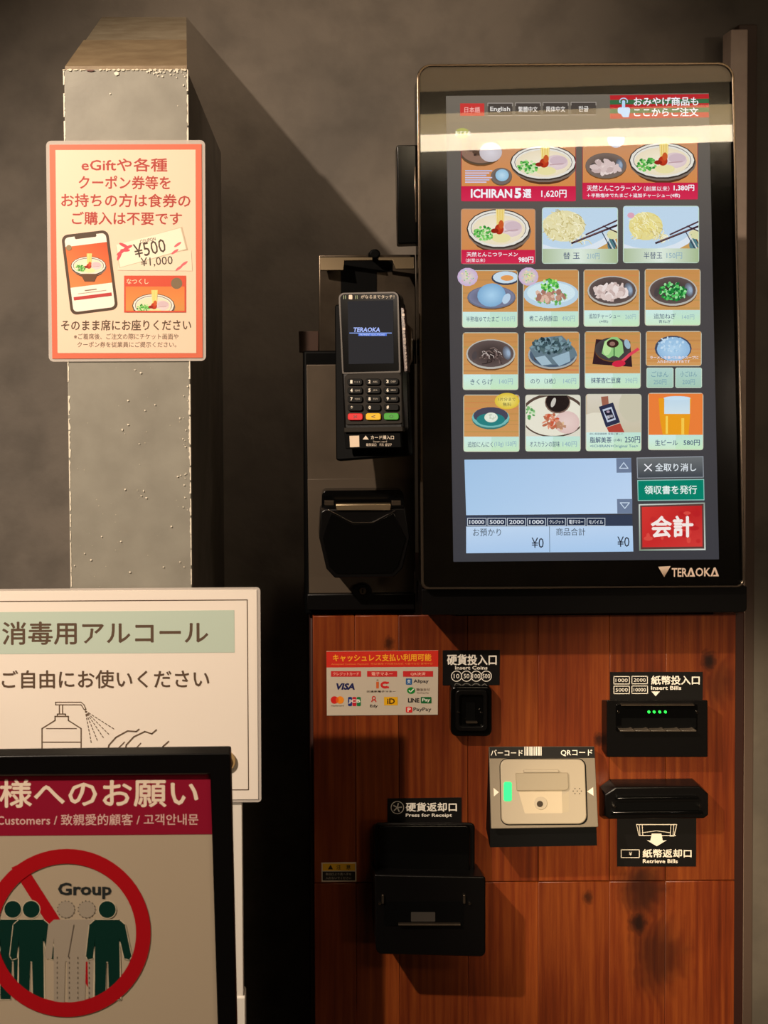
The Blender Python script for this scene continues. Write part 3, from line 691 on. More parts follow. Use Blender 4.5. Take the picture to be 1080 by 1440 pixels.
# cashless payment sticker
def d_cash(P):
    s = 6.0; f = lambda x, y: (450 + x / s, 900 + y / s)
    def rc(a, b, c, d, col): P.rect(*f(a, b), *f(c, d), col)
    def tx(st, a, b, c, d, col, bo=0.02, **kw): P.text(st, *f(a, b), *f(c, d), col, bo, **kw)
    P.poly([f(54, 98), f(998, 88), f(998, 226), f(55, 232)], (204, 44, 30))
    tx('キャッシュレス支払い利用可能', 108, 118, 940, 180, (242, 168, 40), 0.03, rot=-0.3); tx('Accepted Cashless Payment  可以使用下列支付方式 사용가능한 결제수단', 95, 192, 950, 212, (228, 130, 60), 0.01, rot=-0.3)
    for a, st in ((92, 'クレジットカード'), (397, '電子マネー'), (700, 'QR決済')):
        rc(a, 262, a + 254, 310, (198, 44, 44)); tx(st, a + (18 if a < 100 else 38 if a < 500 else 64), 272, a + (236 if a < 100 else 216 if a < 500 else 190), 300, (240, 190, 170), 0.015)
    tx('VISA', 130, 364, 300, 420, (28, 32, 84), 0.045, shear=0.25)
    P.ell(*f(122, 506), 32 / s, 32 / s, (206, 34, 30)); P.ell(*f(170, 506), 32 / s, 32 / s, (238, 140, 30)); P.ell(*f(146, 506), 12 / s, 24 / s, (226, 92, 24)); tx('mastercard', 94, 548, 200, 560, (60, 50, 44), 0.01)
    for i, c in enumerate(((28, 50, 120), (190, 30, 50), (24, 120, 64))): P.rect(*f(236 + i * 37, 480), *f(270 + i * 37, 558), c, r=1.6)
    tx('JCB', 240, 500, 340, 536, (236, 228, 216), 0.03)
    rc(474, 352, 496, 408, (206, 96, 40)); P.ell(*f(485, 338), 9 / s, 7 / s, (150, 130, 110)); P.ring(*f(548, 379), 38 / s, 30 / s, 3.2, (204, 40, 40), a0=35, a1=325); rc(560, 352, 582, 366, (204, 40, 40)); rc(560, 392, 582, 406, (204, 40, 40))
    tx('交通系電子マネー', 392, 426, 638, 442, (50, 36, 30), 0.02)
    P.ring(*f(454, 490), 17 / s, 18 / s, 1.4, (198, 44, 36)); P.ring(*f(454, 520), 22 / s, 20 / s, 1.6, (198, 44, 36), a0=170, a1=370); tx('Edy', 422, 544, 488, 574, (60, 50, 50), 0.025)
    rc(540, 480, 655, 550, (226, 170, 20)); tx('iD', 566, 492, 632, 540, (70, 40, 10), 0.03)
    P.rect(*f(724, 324), *f(776, 376), (34, 92, 150), r=1); tx('支', 734, 332, 766, 366, (236, 236, 232), 0.01); tx('Alipay', 788, 332, 916, 368, (60, 56, 60), 0.02)
    P.ell(*f(768, 426), 34 / s, 28 / s, (24, 130, 50)); P.line([f(752, 426), f(764, 438), f(788, 414)], 1.4, (236, 236, 220)); tx('微信支付', 812, 406, 926, 430, (120, 104, 90), 0.01); tx('WeChat Pay', 814, 440, 918, 454, (120, 104, 90), 0.01)
    tx('LINE', 742, 490, 838, 526, (30, 30, 34), 0.035); P.rect(*f(850, 480), *f(940, 534), (24, 100, 50), r=1); tx('Pay', 862, 490, 930, 526, (220, 222, 206), 0.02)
    P.rect(*f(724, 562), *f(778, 612), (214, 40, 40), r=1.4); tx('P', 738, 570, 766, 604, (240, 226, 214), 0.03); tx('PayPay', 788, 568, 938, 608, (60, 56, 56), 0.008)
sticker('payment_sticker', 'white cashless payment sticker with red title band on the planks', 0, [(459, 916), (616.3, 914.7), (615.6, 1005), (459.7, 1006.3)], (196, 184, 166), d_cash)
# coin label
def d_coin(P):
    P.text('硬貨投入口', 628.5, 920, 698.5, 935.5, WHT, 0.03); P.text('Insert Coins', 640, 936.5, 685.5, 941.5, WHT, 0.02)
    for x, st in ((642, '10'), (656, '50'), (669.7, '100'), (683.8, '500')):
        P.ring(x, 950.8, 7.8, 7.8, 1.1, WHT, 20); P.text(st, x - (4 if len(st) == 2 else 5.4), 947.6, x + (4 if len(st) == 2 else 5.4), 954, WHT, 0.01)
sticker('coin_label', 'black label with white lettering and coin circles above the coin slot', 0, [(622.6, 914.6), (703, 914.2), (702.4, 963.3), (622.6, 963.6)], (10, 9, 9), d_coin)
# coin slot
t = thing('coin_slot', tuple(V(0).at(663, 1000)), 'small rounded black coin slot below the coin label', 'coin slot')
slab('body', V(-0.016), rrect(634, 965, 692, 1036, 9), 0.016, M_BLACKG, t, 0.002)
frame_slab('guard', V(-0.020), rrect(641, 971, 685, 1028, 6), rrect(646, 977, 680, 1022, 4), 0.005, M_BLACK, t, 0.0006)
slab('slot', V(-0.0165), rrect(655, 988, 668, 1020, 2), 0.0008, M_BLACKM, t)
for x in (645, 677): slab('screw', V(-0.0215), disc3(None, x, 1002, 2.0, 10, 1.0), 0.0012, M_CHROME, t)
slab('lip', V(-0.022), rrect(655.5, 1014.8, 671.5, 1017.2, 0.8), 0.003, M_METAL, t)

# barcode reader
t = thing('barcode_reader', tuple(V(0).at(763, 1110)), 'silver framed barcode reader with ivory pad and glowing green lamp', 'scanner')
q = [(687.6, 1050), (836, 1049.6), (841.5, 1163), (690.5, 1165.5)]
RPl = tilt(764, 1164, -0.052, 0, 22)
f_ = ring3(RPl, q); 
back = [Vector((p.x, 0.0, p.z + (0.0 if i < 2 else -0.024))) for i, p in enumerate(f_)]
for i_ in (0, 1): back[i_].z = V(0).at(764, 1052).z
back[0].x += 0.006; back[3].x += 0.003
front2 = [f_[0].copy(), f_[1].copy(), f_[2] + Vector((0, 0.006, -0.026)), f_[3] + Vector((0, 0.006, -0.026))]
loft('housing', [back, [p - RPl.n * 0.0015 for p in front2[:2]] + [front2[2], front2[3]]], M_BLACKM, t)
slab('face_plate', RPl, quad_round([(687.6, 1050), (836, 1049.6), (841.5, 1163), (690.5, 1165.5)], 1.5), 0.0025, M_SILVER, t, 0.0006)
PP = RPl.out(0.0)
slab('label_strip', PP.out(0.0003), [(688.2, 1050.5), (835.6, 1050.2), (836.6, 1066), (688.6, 1066.6)], 0.0003, mat('strip_black', (10, 8, 7), 0.4, spec=0.2), t)
slab('scan_pad', PP.out(0.003), quad_round([(703.6, 1067.5), (822.5, 1067.5), (825.5, 1158.5), (705.5, 1159.5)], (10, 10, 12, 10)), 0.003, M_IVORY, t, 0.0012)
frame_slab('pad_gap', PP.out(0.0006), quad_round([(702.3, 1066.5), (823.8, 1066.5), (826.8, 1159.8), (704.3, 1160.8)], 11), quad_round([(704.6, 1068.5), (821.5, 1068.5), (824.5, 1157.5), (706.5, 1158.5)], 10), 0.0006, M_BLACKM, t)
slab('green_lamp', PP.out(0.0038), rrect(708.5, 1099.5, 719.8, 1126.8, 3), 0.001, M_LEDG, t, 0.0003)
wl = PP.out(0.0032)
slab('reading_window', wl, quad_round([(728.5, 1111), (790, 1110.5), (791, 1143.5), (738, 1144), (728, 1142)][:4], 1.5), 0.0004, mat('cream_window', (190, 176, 152), 0.15), t)
slab('hood_flap', PP.out(0.0062), quad_round([(725.5, 1087), (799, 1086.5), (800, 1111.5), (727, 1112)], (1, 1, 5, 1)), 0.0035, mat('ivory_flap', (146, 134, 112), 0.4), t, 0.0008)
slab('top_clip', PP.out(0.007), rrect(737, 1081.8, 786, 1086.5, (2, 2, 0, 0)), 0.0040, M_IVORY, t, 0.0006)
slab('side_window', wl, [(791, 1118), (800, 1113), (800, 1141), (791, 1143)], 0.0003, mat('smoky_window', (170, 158, 136), 0.12), t)
slab('lens_ring', PP.out(0.0042), disc3(None, 760.5, 1129.5, 9.2), 0.001, mat('lens_ring_grey', (176, 164, 144), 0.2), t, 0.0003)
slab('lens', PP.out(0.0046), disc3(None, 759.3, 1130.6, 4.4), 0.001, mat('lens_dark', (66, 58, 50), 0.08), t)
P = Print(PP.out(0.0003), 0.0001, 3e-6)
P.text('バーコード', 690, 1054.3, 735, 1063, WHT, 0.012, rot=0); P.build('lettering', t); P.text('QRコード', 788.5, 1054, 833, 1063.5, WHT, 0.012); P.build('lettering', t)
rb = random.Random(11); x = 737.4
while x < 761.5:
    wd = rb.choice((0.5, 0.9, 1.5)); P.rect(x, 1049.9, x + wd, 1062.5, WHT); x += wd + rb.choice((0.5, 0.8, 1.2))
P.build('barcode_mark', t)
P = Print(PP, 0.0002, 3e-6); P.poly([(694, 1108), (701.5, 1114), (694.5, 1120)], (228, 214, 196)); P.poly([(834, 1107), (825.5, 1113), (834.5, 1119)], (228, 214, 196)); P.build('arrow_mark', t)['kind'] = 'stuff'
P = Print(PP.out(0.003), 0.0002, 3e-6)
for a, b in ((808.5, 1109), (815, 1109), (806, 1112.5), (811.8, 1112.5), (817.5, 1112.5), (808.5, 1116), (815, 1116)): P.ell(a, b, .95, .95, (70, 56, 42), n=8)
P.build('speaker_hole', t)['kind'] = 'stuff'

# bill label, bill acceptor
def d_bill(P):
    for x0, y0, x1, y1, st in ((863.3, 951.3, 885, 961.8, '1000'), (888.6, 951, 910.4, 961.5, '2000'), (863.3, 964.8, 885, 975.4, '5000'), (888.6, 964.6, 910.6, 975.2, '10000')):
        P.box(x0, y0, x1, y1, 1.0, WHT); P.text(st, x0 + 2.4, y0 + 2.8, x1 - 2.4, y1 - 2.8, WHT, 0.0)
    P.text('紙幣投入口', 915.5, 950, 984, 963, WHT, 0.03); P.text('Insert Bills', 915.5, 964.6, 958, 970, WHT, 0.02); P.poly([(916, 972.3), (928, 972.3), (922, 979)], WHT)
sticker('bill_label', 'black label with four white boxes and down arrow above the green-lit bill slot', 0, [(858, 945.2), (988.3, 945), (988, 985.5), (858, 985.5)], (12, 10, 9), d_bill)
t = thing('bill_acceptor', tuple(V(0).at(924, 1025)), 'black bill acceptor with four glowing green dots', 'bill acceptor')
ya = -0.024
fo = ring3(V(ya), rrect(853.5, 984.5, 995.5, 1065, 2))
bo = back_of(fo)
loft('body', [bo, fo], M_BLACK, t, 0.0012)
slab('inset_panel', V(ya - 0.001), rrect(866, 990, 981, 1029, 3), 0.002, M_BLACKG, t, 0.0005)
slab('top_glint', V(ya - 0.006), rrect(874, 991, 977, 993, 0.8), 0.006, M_METAL, t, 0.0008)  # metal strip standing in for the highlight above the bill slot
slab('bill_slot', V(ya - 0.0015), rrect(874, 1010, 979, 1024, 1), 0.0005, M_BLACKM, t)
for i in range(5):
    x0 = 872 + i * 21.6
    slab('lower_tooth', V(ya - 0.009), [(x0, 1027.2), (x0 + 13.5, 1026.9), (x0 + 17.5, 1025.4), (x0 + 21, 1027.2), (x0 + 21, 1028.8), (x0, 1028.8)], 0.009, mat('tooth_glint', (70, 62, 54), 0.3) if i == 0 else bpy.data.materials['tooth_glint'], t, 0.0003)  # toothed lower edge, its highlight put into the paler plastic colour
for x in (870, 980.5): slab('screw', V(ya - 0.0018), disc3(None, x, 1001.8, 1.9, 10), 0.001, M_CHROME, t)
for x in (912.7, 920.1, 927.9, 935.9): slab('indicator_light', V(ya - 0.0018), disc3(None, x, 1001.3, 1.9, 12), 0.001, M_LEDB, t)

# bill return outlet and label
def d_ret(P):
    Wc = (226, 216, 200)
    P.line([(895, 1159.5), (951, 1159.5)], 1.2, Wc); P.line([(895, 1159.5), (898.5, 1175), (950, 1175)], 1.0, Wc); P.line([(951.5, 1159.5), (948, 1175.5), (942, 1175.5)], 1.2, Wc)
    for a in (899, 903): P.line([(a, 1159.5), (a + 1, 1175)], 0.9, Wc)
    for a in (943.5, 947.5): P.line([(a, 1159.5), (a - 1, 1175)], 0.9, Wc)
    P.line([(903, 1171), (923, 1168.2), (943, 1171)], 1.0, Wc)
    P.poly([(916.5, 1172), (930, 1172), (932, 1182), (937.5, 1181.5), (923.5, 1190), (909.5, 1181.5), (914.5, 1182)], Wc)
    P.box(873.5, 1195, 899, 1206, 1.0, Wc); P.text('¥', 884.5, 1198, 888.5, 1203, Wc)
    P.text('紙幣返却口', 903.5, 1194, 972.5, 1206, Wc, 0.03); P.text('Retrieve Bills', 904, 1208.2, 953, 1213.8, Wc, 0.02)
sticker('bill_return_label', 'black label with white arrow and banknote tray drawing under the bill outlet', 0, [(867.8, 1148), (979.3, 1148), (978.8, 1218.6), (867.8, 1218.6)], (12, 10, 9), d_ret)
t = thing('bill_return_outlet', tuple(V(0).at(923, 1130)), 'black eight-sided bill outlet above its arrow label', 'bill outlet')
yo = -0.026
oct_ = [(866, 1107), (984, 1106), (996.5, 1117), (996.5, 1146), (990, 1150.5), (857, 1151.5), (850.5, 1147), (850.5, 1118)]
fo = ring3(V(yo), oct_); bo = [Vector((p.x, 0, p.z)) if p.z > V(yo).at(920, 1130).z else Vector((p.x, 0, p.z - 0.012)) for p in fo]
loft('body', [bo, fo], M_BLACK, t, 0.0015)
slab('upper_ridge', V(yo - 0.005), [(868, 1121.5), (982, 1120.5), (984, 1124.5), (866, 1125.5)], 0.006, M_BLACKG, t, 0.001)
slab('mouth', V(yo - 0.0006), [(866, 1128), (983, 1127), (983, 1140), (866, 1141)], 0.0005, M_BLACKM, t)
slab('lower_ridge', V(yo - 0.004), [(862, 1141.5), (988, 1140.5), (990, 1146), (860, 1147)], 0.005, M_BLACKG, t, 0.001)
for x in (864.5, 984.5): slab('screw', V(yo - 0.0052), disc3(None, x, 1134.5, 2.0, 10, 1.2), 0.005, M_CHROME, t)

# coin return label, tray
def d_cret(P):
    P.ring(558.8, 1135.6, 9.4, 9.2, 1.1, WHT, 24)
    for a in range(5): 
        ra = R(-90 + 72 * a + 12); P.line([(558.8, 1135.6), (558.8 + 6 * math.cos(ra), 1135.6 + 6 * math.sin(ra))], 1.7, WHT)
    P.text('硬貨返却口', 570.5, 1128.4, 642.5, 1141.3, WHT, 0.03); P.text('Press for Receipt', 570.5, 1143.8, 635.5, 1150, WHT, 0.02)
sticker('coin_return_label', 'black label with circled star mark above the coin return tray', 0, [(545, 1123), (649, 1121.6), (649, 1157), (545, 1157)], (12, 10, 10), d_cret)
t = thing('coin_return_tray', tuple(V(0).at(605, 1250)), 'large black coin return tray with flap at the cabinet lower left', 'coin tray')
fo = ring3(V(-0.028), rrect(527, 1157, 668, 1262, (7, 7, 0, 0))); bo = back_of(fo)
loft('upper_body', [bo, fo], M_BLACK, t, 0.002)
fo = ring3(V(-0.062), quad_round([(527, 1230), (683, 1233), (683, 1346), (529, 1342)], (2, 4, 8, 8)))
bo = [Vector((p.x, 0, p.z)) for p in fo]; 
for i, p in enumerate(bo):
    if p.z > sum(q_.z for q_ in bo) / len(bo): p.z -= 0.014
loft('cup', [bo, fo], M_BLACK, t, 0.002)
slab('press_flap', V(-0.032), rrect(532, 1161, 661, 1254, (6, 6, 2, 2)), 0.005, M_BLACKG, t, 0.0022)
rl = []
slab('cup_mouth', V(-0.0626), rrect(540, 1268, 652, 1302, 2), 0.0005, M_BLACKM, t)
slab('cup_liner', V(-0.0632), rrect(578, 1283, 612, 1296, 1), 0.0008, mat('dark_liner', (60, 56, 52), 0.3), t)
slab('cup_glint', V(-0.067), rrect(560.5, 1300.2, 648, 1302.2, 0.6), 0.005, M_METAL, t, 0.0004)  # metal strip standing in for the highlight along the cup edge
for x in (538.5, 653): slab('hinge', V(-0.0650), rrect(x - 1.6, 1259, x + 1.6, 1271, 1), 0.003, M_METAL, t, 0.0004)
for x in (534, 660.5): slab('screw', V(-0.0635), disc3(None, x, 1271, 2, 10), 0.001, M_CHROME, t)

# caution sticker
def d_caut(P):
    P.rect(453.6, 1214.4, 499.4, 1224.4, (222, 168, 30)); P.poly([(461, 1222.6), (464.8, 1215.8), (468.4, 1222.6)], (30, 22, 14)); P.text('注　意', 473, 1216, 493, 1222.6, (40, 28, 14), 0.02)
    P.rect(453.6, 1225.4, 499.4, 1238.2, (24, 20, 18)); P.text('取出口より奥へ手を', 458, 1227.4, 494, 1231, (190, 178, 160)); P.text('入れないでください', 458, 1232.8, 494, 1236.4, (190, 178, 160))
sticker('caution_sticker', 'tiny yellow and black caution sticker low on the planks', 0, [(452, 1213.4), (501, 1212.6), (501.2, 1239.4), (452.3, 1240)], (206, 192, 172), d_caut)

# ------------------------------------------------------------------ payment side unit
su = thing('side_unit', (X(510, 0), 0.1, zc), 'grey metal side unit with bracket standing left of the touchscreen', 'console')
YS = 0.0
zb = zc + 0.0008
xa, xb = X(428, YS, 700), 0.1475
box('casing', (xa, YS + 0.004, zb), (xb, 0.22, Z(493, YS, 510)), M_BLACKM, su, 0.003)
slab('front_panel', V(YS), [(431, 513), (582, 512), (583, 833), (434.5, 834)], 0.005, M_PANEL, su, 0.0006)
slab('panel_fold', V(YS - 0.0006), [(432.6, 674), (582, 672.5), (583, 833), (434.5, 834)], 0.0006, mat('grey_panel_lower', (84, 73, 61), 0.45, metal=0.3), su, 0.0003)
slab('base_bar', V(YS - 0.008), [(432, 836), (583, 835), (583, 857), (432, 858)], 0.012, M_BLACK, su, 0.001)
slab('edge_strip', V(YS - 0.002), [(582, 500), (583.2, 500), (583.7, 834), (582.5, 834)], 0.002, M_CHROME, su)
slab('bracket_plate', V(YS + 0.02), [(448, 358.5), (584, 358), (586, 512), (449, 512)], 0.02, M_METAL, su, 0.0015)
slab('bracket_flange', tilt(516, 366, YS - 0.004, 12, 22), [(449.5, 361.5), (524, 361.5), (524, 366), (484, 366.5), (483, 380), (449.5, 380)], 0.002, M_FLANGE, su, 0.0006)
slab('bracket_flange', tilt(516, 366, YS - 0.001, 12, 22), [(532, 361.5), (582.5, 361), (582.5, 378), (556, 378), (552, 366), (532, 366)], 0.002, M_FLANGE, su, 0.0006)
slab('cable_slot', V(YS + 0.0194), [(479, 365), (552, 364.5), (552, 382), (530, 383), (530, 440), (480, 440)], 0.0004, M_BLACKM, su)
slab('side_clip', V(YS + 0.03), [(420, 466), (448, 465.5), (448, 496), (421, 496)], 0.018, mat('brown_clip', (58, 38, 28), 0.5), su, 0.001)
slab('cable_grommet', V(YS - 0.002), disc3(None, 527, 357, 8, 14, 7), 0.03, M_BLACKM, su, 0.002)
t = thing('key_lock', tuple(V(YS).at(510, 831)), 'small round cylinder lock below the receipt printer', 'lock')
slab('collar', V(YS - 0.0095), disc3(None, 510, 832, 13, 24, 11), 0.0095, M_BLACK, t, 0.001)
slab('cylinder', V(YS - 0.0115), disc3(None, 510, 831, 5), 0.003, M_METAL, t, 0.0006)
slab('keyhole', V(YS - 0.0118), rrect(509.2, 828, 510.8, 834, 0), 0.0004, M_BLACKM, t)

# receipt printer
t = thing('receipt_printer', tuple(V(YS).at(512, 750)), 'black faceted receipt printer with chrome cutter bar', 'printer')
fo = ring3(V(YS - 0.05), [(457, 716), (570, 715), (576.5, 756), (566.5, 799), (554, 812), (471, 813), (459, 800), (449, 757), (451, 720)])
bo = [Vector((p.x, YS - 0.0006, p.z)) for p in fo]
loft('body', [bo, fo], M_BLACK, t, 0.0015)
fo = ring3(V(YS - 0.024), quad_round([(453, 690), (567, 689), (570, 722), (452, 723)], (7, 7, 1, 1))); bo = [Vector((p.x, YS - 0.0006, p.z)) for p in fo]
loft('hood', [bo, fo], M_BLACKG, t, 0.0012)
slab('cutter_bar', V(YS - 0.053), [(472, 709.5), (550, 709), (549, 717.5), (473.5, 718)], 0.012, mat('gold_chrome', (206, 184, 150), 0.38, metal=1), t, 0.0008)
for x in (463, 557.5): slab('end_block', V(YS - 0.052), rrect(x - 6.5, 704.5, x + 6.5, 710.8, 0.6), 0.008, M_METAL, t, 0.0005)
pl = V(YS - 0.0512)
for a, b in (((461, 716.5), (496, 735)), ((496, 735), (524, 735)), ((524, 735), (556, 718))):
    tube('trim_line', [pl.at(*a), pl.at(*b)], 0.0006, M_CHROME, t, 8)
slab('front_cover', V(YS - 0.0515), [(498, 737), (522, 737), (554, 721), (571, 757), (560, 796), (551, 806), (473, 807), (463, 797), (454, 758), (465, 722)], 0.002, M_BLACKG, t, 0.0006)

# card terminal
t = thing('card_terminal', tuple(V(YS - 0.03).at(520, 520)), 'black handheld card terminal with keypad held in the bracket', 'card terminal')
TP = tilt(522, 505, -0.085, 24, 10)
slab('cradle', TP.out(-0.018), quad_round([(470, 428), (566, 424), (577, 640), (472, 648)], 4), 0.012, M_BLACKM, t, 0.002)
slab('holder_arm', TP.out(-0.028), quad_round([(488, 470), (558, 470), (560, 600), (492, 600)], 3), 0.02, M_BLACKM, t)
slab('body', TP, quad_round([(475, 411), (561, 409), (568, 604), (483.5, 606)], (9, 9, 5, 5)), 0.02, M_BLACK, t, 0.003, seg=3)
frame_slab('bezel_rim', TP.out(0.0006), quad_round([(475.8, 411.8), (560.4, 410), (563.5, 524), (481, 526)], (8, 8, 2, 2)), quad_round([(478.4, 414.2), (558, 412.4), (561, 521.6), (483.2, 523.6)], (6, 6, 2, 2)), 0.001, mat('rim_grey', (48, 41, 34), 0.45, metal=0.3), t, 0.0002)
slab('face_glass', TP.out(0.0004), quad_round([(478.4, 414.2), (558, 412.4), (561, 521.6), (483.2, 523.6)], (6, 6, 2, 2)), 0.0004, M_BLACKG, t)
P = Print(TP.out(0.0004), 0.0001, 2e-6)
P.text('がなるまでタッチ！', 507.5, 414.8, 554.5, 420, (176, 160, 136), 0.012); P.rect(490.5, 414.8, 495.5, 421, (206, 180, 156), r=1)
for a in (483, 485.6, 499.5, 502): P.rect(a, 415.5, a + .8, 420.5, (120, 140, 84))
P.build('print', t)
P = Print(TP.out(0.0004), 0.0003, 2e-6)
P.poly([(489, 423.5), (553, 422), (553.8, 511), (490.5, 512)], (34, 34, 38)); P.text('TERAOKA', 497, 460.5, 535, 467, (170, 190, 255), 0.03, shear=0.15); P.rect(491.5, 467.9, 551, 468.9, (150, 180, 255)); P.rect(504, 469.2, 544, 472.4, (84, 120, 220)); P.text('PAYMENT SOLUTIONS', 506, 469.6, 541, 472, (210, 224, 255), 0.0)
o = P.build('display', t, M_SCREEN)
slab('keypad_deck', TP.out(0.0018), quad_round([(484, 526), (564.5, 523.5), (565.6, 596), (486, 597.5)], (7, 7, 3, 3)), 0.002, mat('deck_grey', (38, 34, 30), 0.6, spec=0.12), t, 0.0008)
M_KEY = mat('key_black', (7, 7, 6), 0.5, spec=0.1)
keys = [('1', '2', '3'), ('4', '5', '6'), ('7', '8', '9'), ('*', '0', '#')]
P = Print(TP.out(0.0046), 0.0001, 2e-6)
for r_ in range(4):
    for c_ in range(3):
        x0 = 488.3 + 25.4 * c_ + r_ * .15; y0 = 532.5 + 12.1 * r_ - 0.25 * c_
        slab('number_key', TP.out(0.0046), rrect(x0, y0, x0 + 21, y0 + 9, 3, 3), 0.003, M_KEY, t, 0.0005, seg=1)
        P.text(keys[r_][c_], x0 + 4.2, y0 + 2, x0 + 7.4, y0 + 6.8, (226, 214, 196), 0.03); 
        if r_ < 3: P.text(('・・・', 'ABC', 'DEF', 'GHI', 'JKL', 'MNO', 'PQRS', 'TUV', 'WXYZ')[r_ * 3 + c_], x0 + 10.5, y0 + 3.3, x0 + 17.5, y0 + 5.8, (140, 130, 116), 0.01)
for c_, (st, cc, ic) in enumerate((('×', (206, 26, 30), (120, 10, 14)), ('<', (226, 178, 20), (110, 80, 8)), ('○', (54, 150, 40), (14, 60, 16)))):
    x0 = 488.8 + 25.4 * c_; y0 = 581.3 - .25 * c_
    slab(('cancel_key', 'clear_key', 'enter_key')[c_], TP.out(0.0046), rrect(x0, y0, x0 + 21, y0 + 9.5, 3, 3), 0.003, mat('key_%d' % c_, cc, 0.3), t, 0.0005, seg=1)
    P.text(st, x0 + 8, y0 + 2.6, x0 + 13.5, y0 + 7, ic, 0.02)
P.build('key_legend', t)['kind'] = 'stuff'
slab('card_slot_bar', TP.out(0.002), quad_round([(483.5, 601.5), (566, 600), (566.5, 606.5), (484, 608)], 1), 0.008, mat('bar_grey', (36, 32, 27), 0.6, spec=0.1), t, 0.0006)
slab('card_slot_label', TP.out(-0.002), [(484, 608), (562.5, 606.5), (564, 629), (486, 631)], 0.006, mat('label_black', (4, 4, 4), 0.6, spec=0.05), t, 0.0004)
P = Print(TP.out(-0.002), 0.0001, 2e-6)
P.poly([(491.5, 613), (505, 612.6), (505.4, 628.4), (492.2, 629)], (206, 184, 158)); P.poly([(510, 618), (514.3, 612.5), (518.6, 618)], (206, 190, 170)); P.text('カード挿入口', 521.5, 612.4, 554, 618, (206, 190, 170), 0.015); P.text('Insert card', 525, 619.6, 544, 622.2, (170, 156, 140)); P.text('磁気读口　카드 삽입구', 515, 623.4, 551, 627.6, (190, 174, 156), 0.01)
P.build('slot_print', t)
# writing on the right flank
n = TP.n; dn = Vector((-n.y, n.x, 0)).normalized() * -1
a0 = TP.at(564, 440, -0.010); side_n = Vector((math.cos(R(24)), -math.sin(R(24)), 0))
SP = Plane(TP.at(568.5, 480, -0.006), side_n)
slab('flank_label', TP.out(-0.004), [(563, 432), (568, 433), (573, 522), (568.2, 523)], 0.010, mat('flank_strip', (54, 32, 27), 0.35), t, 0.0006)
P = Print(TP.out(-0.004), 0.0001, 2e-6)
for k in range(17): P.text('サービスコードを確認してタッチする'[k], 565 + k * .28, 436 + k * 4.9, 568.6 + k * .28, 439.8 + k * 4.9, (190, 168, 150), 0.0)
P.build('flank_print', t)
for k, (x, y) in enumerate(((572, 480),)):
    slab('side_wing', TP.out(-0.020), [(570, 452), (579, 462), (579, 506), (574, 514), (571, 514)], 0.006, mat('wing_taupe', (88, 72, 58), 0.35, metal=0.4), t, 0.001)
# ------------------------------------------------------------------ touchscreen
mo = thing('touchscreen', (X(818, -0.05), 0.05, zc), 'large upright glossy black ordering touchscreen showing a food menu', 'touchscreen')
OUT = [(586, 90), (1032.5, 87), (1048.5, 826), (592.5, 829)]
INN = [(590.5, 93.5), (1029, 91), (1045, 823.5), (596.5, 826)]
slab('housing', MP.out(-0.004), quad_round([(587, 92), (1031.5, 89), (1047.5, 825), (593.5, 828)], (20, 22, 10, 8), 8), 0.038, M_BLACKG, mo, 0.003)
frame_slab('bezel_rim', MP.out(0.0008), quad_round(OUT, (20, 22, 12, 10), 8), quad_round(INN, (17, 19, 10, 8), 8), 0.005, M_RIM, mo, 0.0008)
slab('glass', MP, quad_round(INN, (17, 19, 10, 8), 8), 0.001, M_GLASS, mo)
chin = slab('chin', V(-0.062), quad_round([(593, 829), (1050.5, 825), (1050.5, 861), (593, 865)], (1, 1, 6, 3)), 0.057, M_BLACK, mo, 0.002)
box('foot', (X(640, 0, 860), -0.006, zc + 0.0006), (X(1000, 0, 860), 0.18, zc + 0.05), M_BLACKM, mo)
slab('side_module', MP.out(-0.012), quad_round([(557.5, 204), (590, 203.5), (592, 342), (560, 343)], 3), 0.022, M_BLACKG, mo, 0.0015)
slab('module_strip', MP.out(-0.0105), [(582.6, 234), (585.2, 234), (586.6, 312), (584, 313)], 0.002, M_RIM, mo, 0.0004)

# display
DQ = [(627, 135.5), (996.5, 131.5), (1011, 786.5), (637.5, 789)]
DPl = MP.out(-0.0035)
dsp = slab('display', DPl, quad_round(DQ, 1.5), 0.0004, mat('display_black', (6, 6, 6), 0.6), mo)
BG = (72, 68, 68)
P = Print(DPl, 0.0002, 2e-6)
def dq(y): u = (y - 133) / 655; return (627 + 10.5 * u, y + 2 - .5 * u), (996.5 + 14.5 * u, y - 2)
lv = ((133, (118, 109, 97)), (215, (106, 99, 91)), (380, (78, 74, 74)), (640, (68, 66, 70)), (788.5, (62, 62, 68)))  # greys brighten upwards: reflection haze put into the screen colours
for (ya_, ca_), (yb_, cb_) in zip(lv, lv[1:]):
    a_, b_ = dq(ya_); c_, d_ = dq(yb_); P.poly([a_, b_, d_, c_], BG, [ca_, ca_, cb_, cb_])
P.build('hazed_background', dsp, M_SCREEN)
rnd = random.Random(21)
base = [0.00025]
def tilep(): return Print(DPl, 0.0003, 3e-6)
W1 = (250, 250, 255)
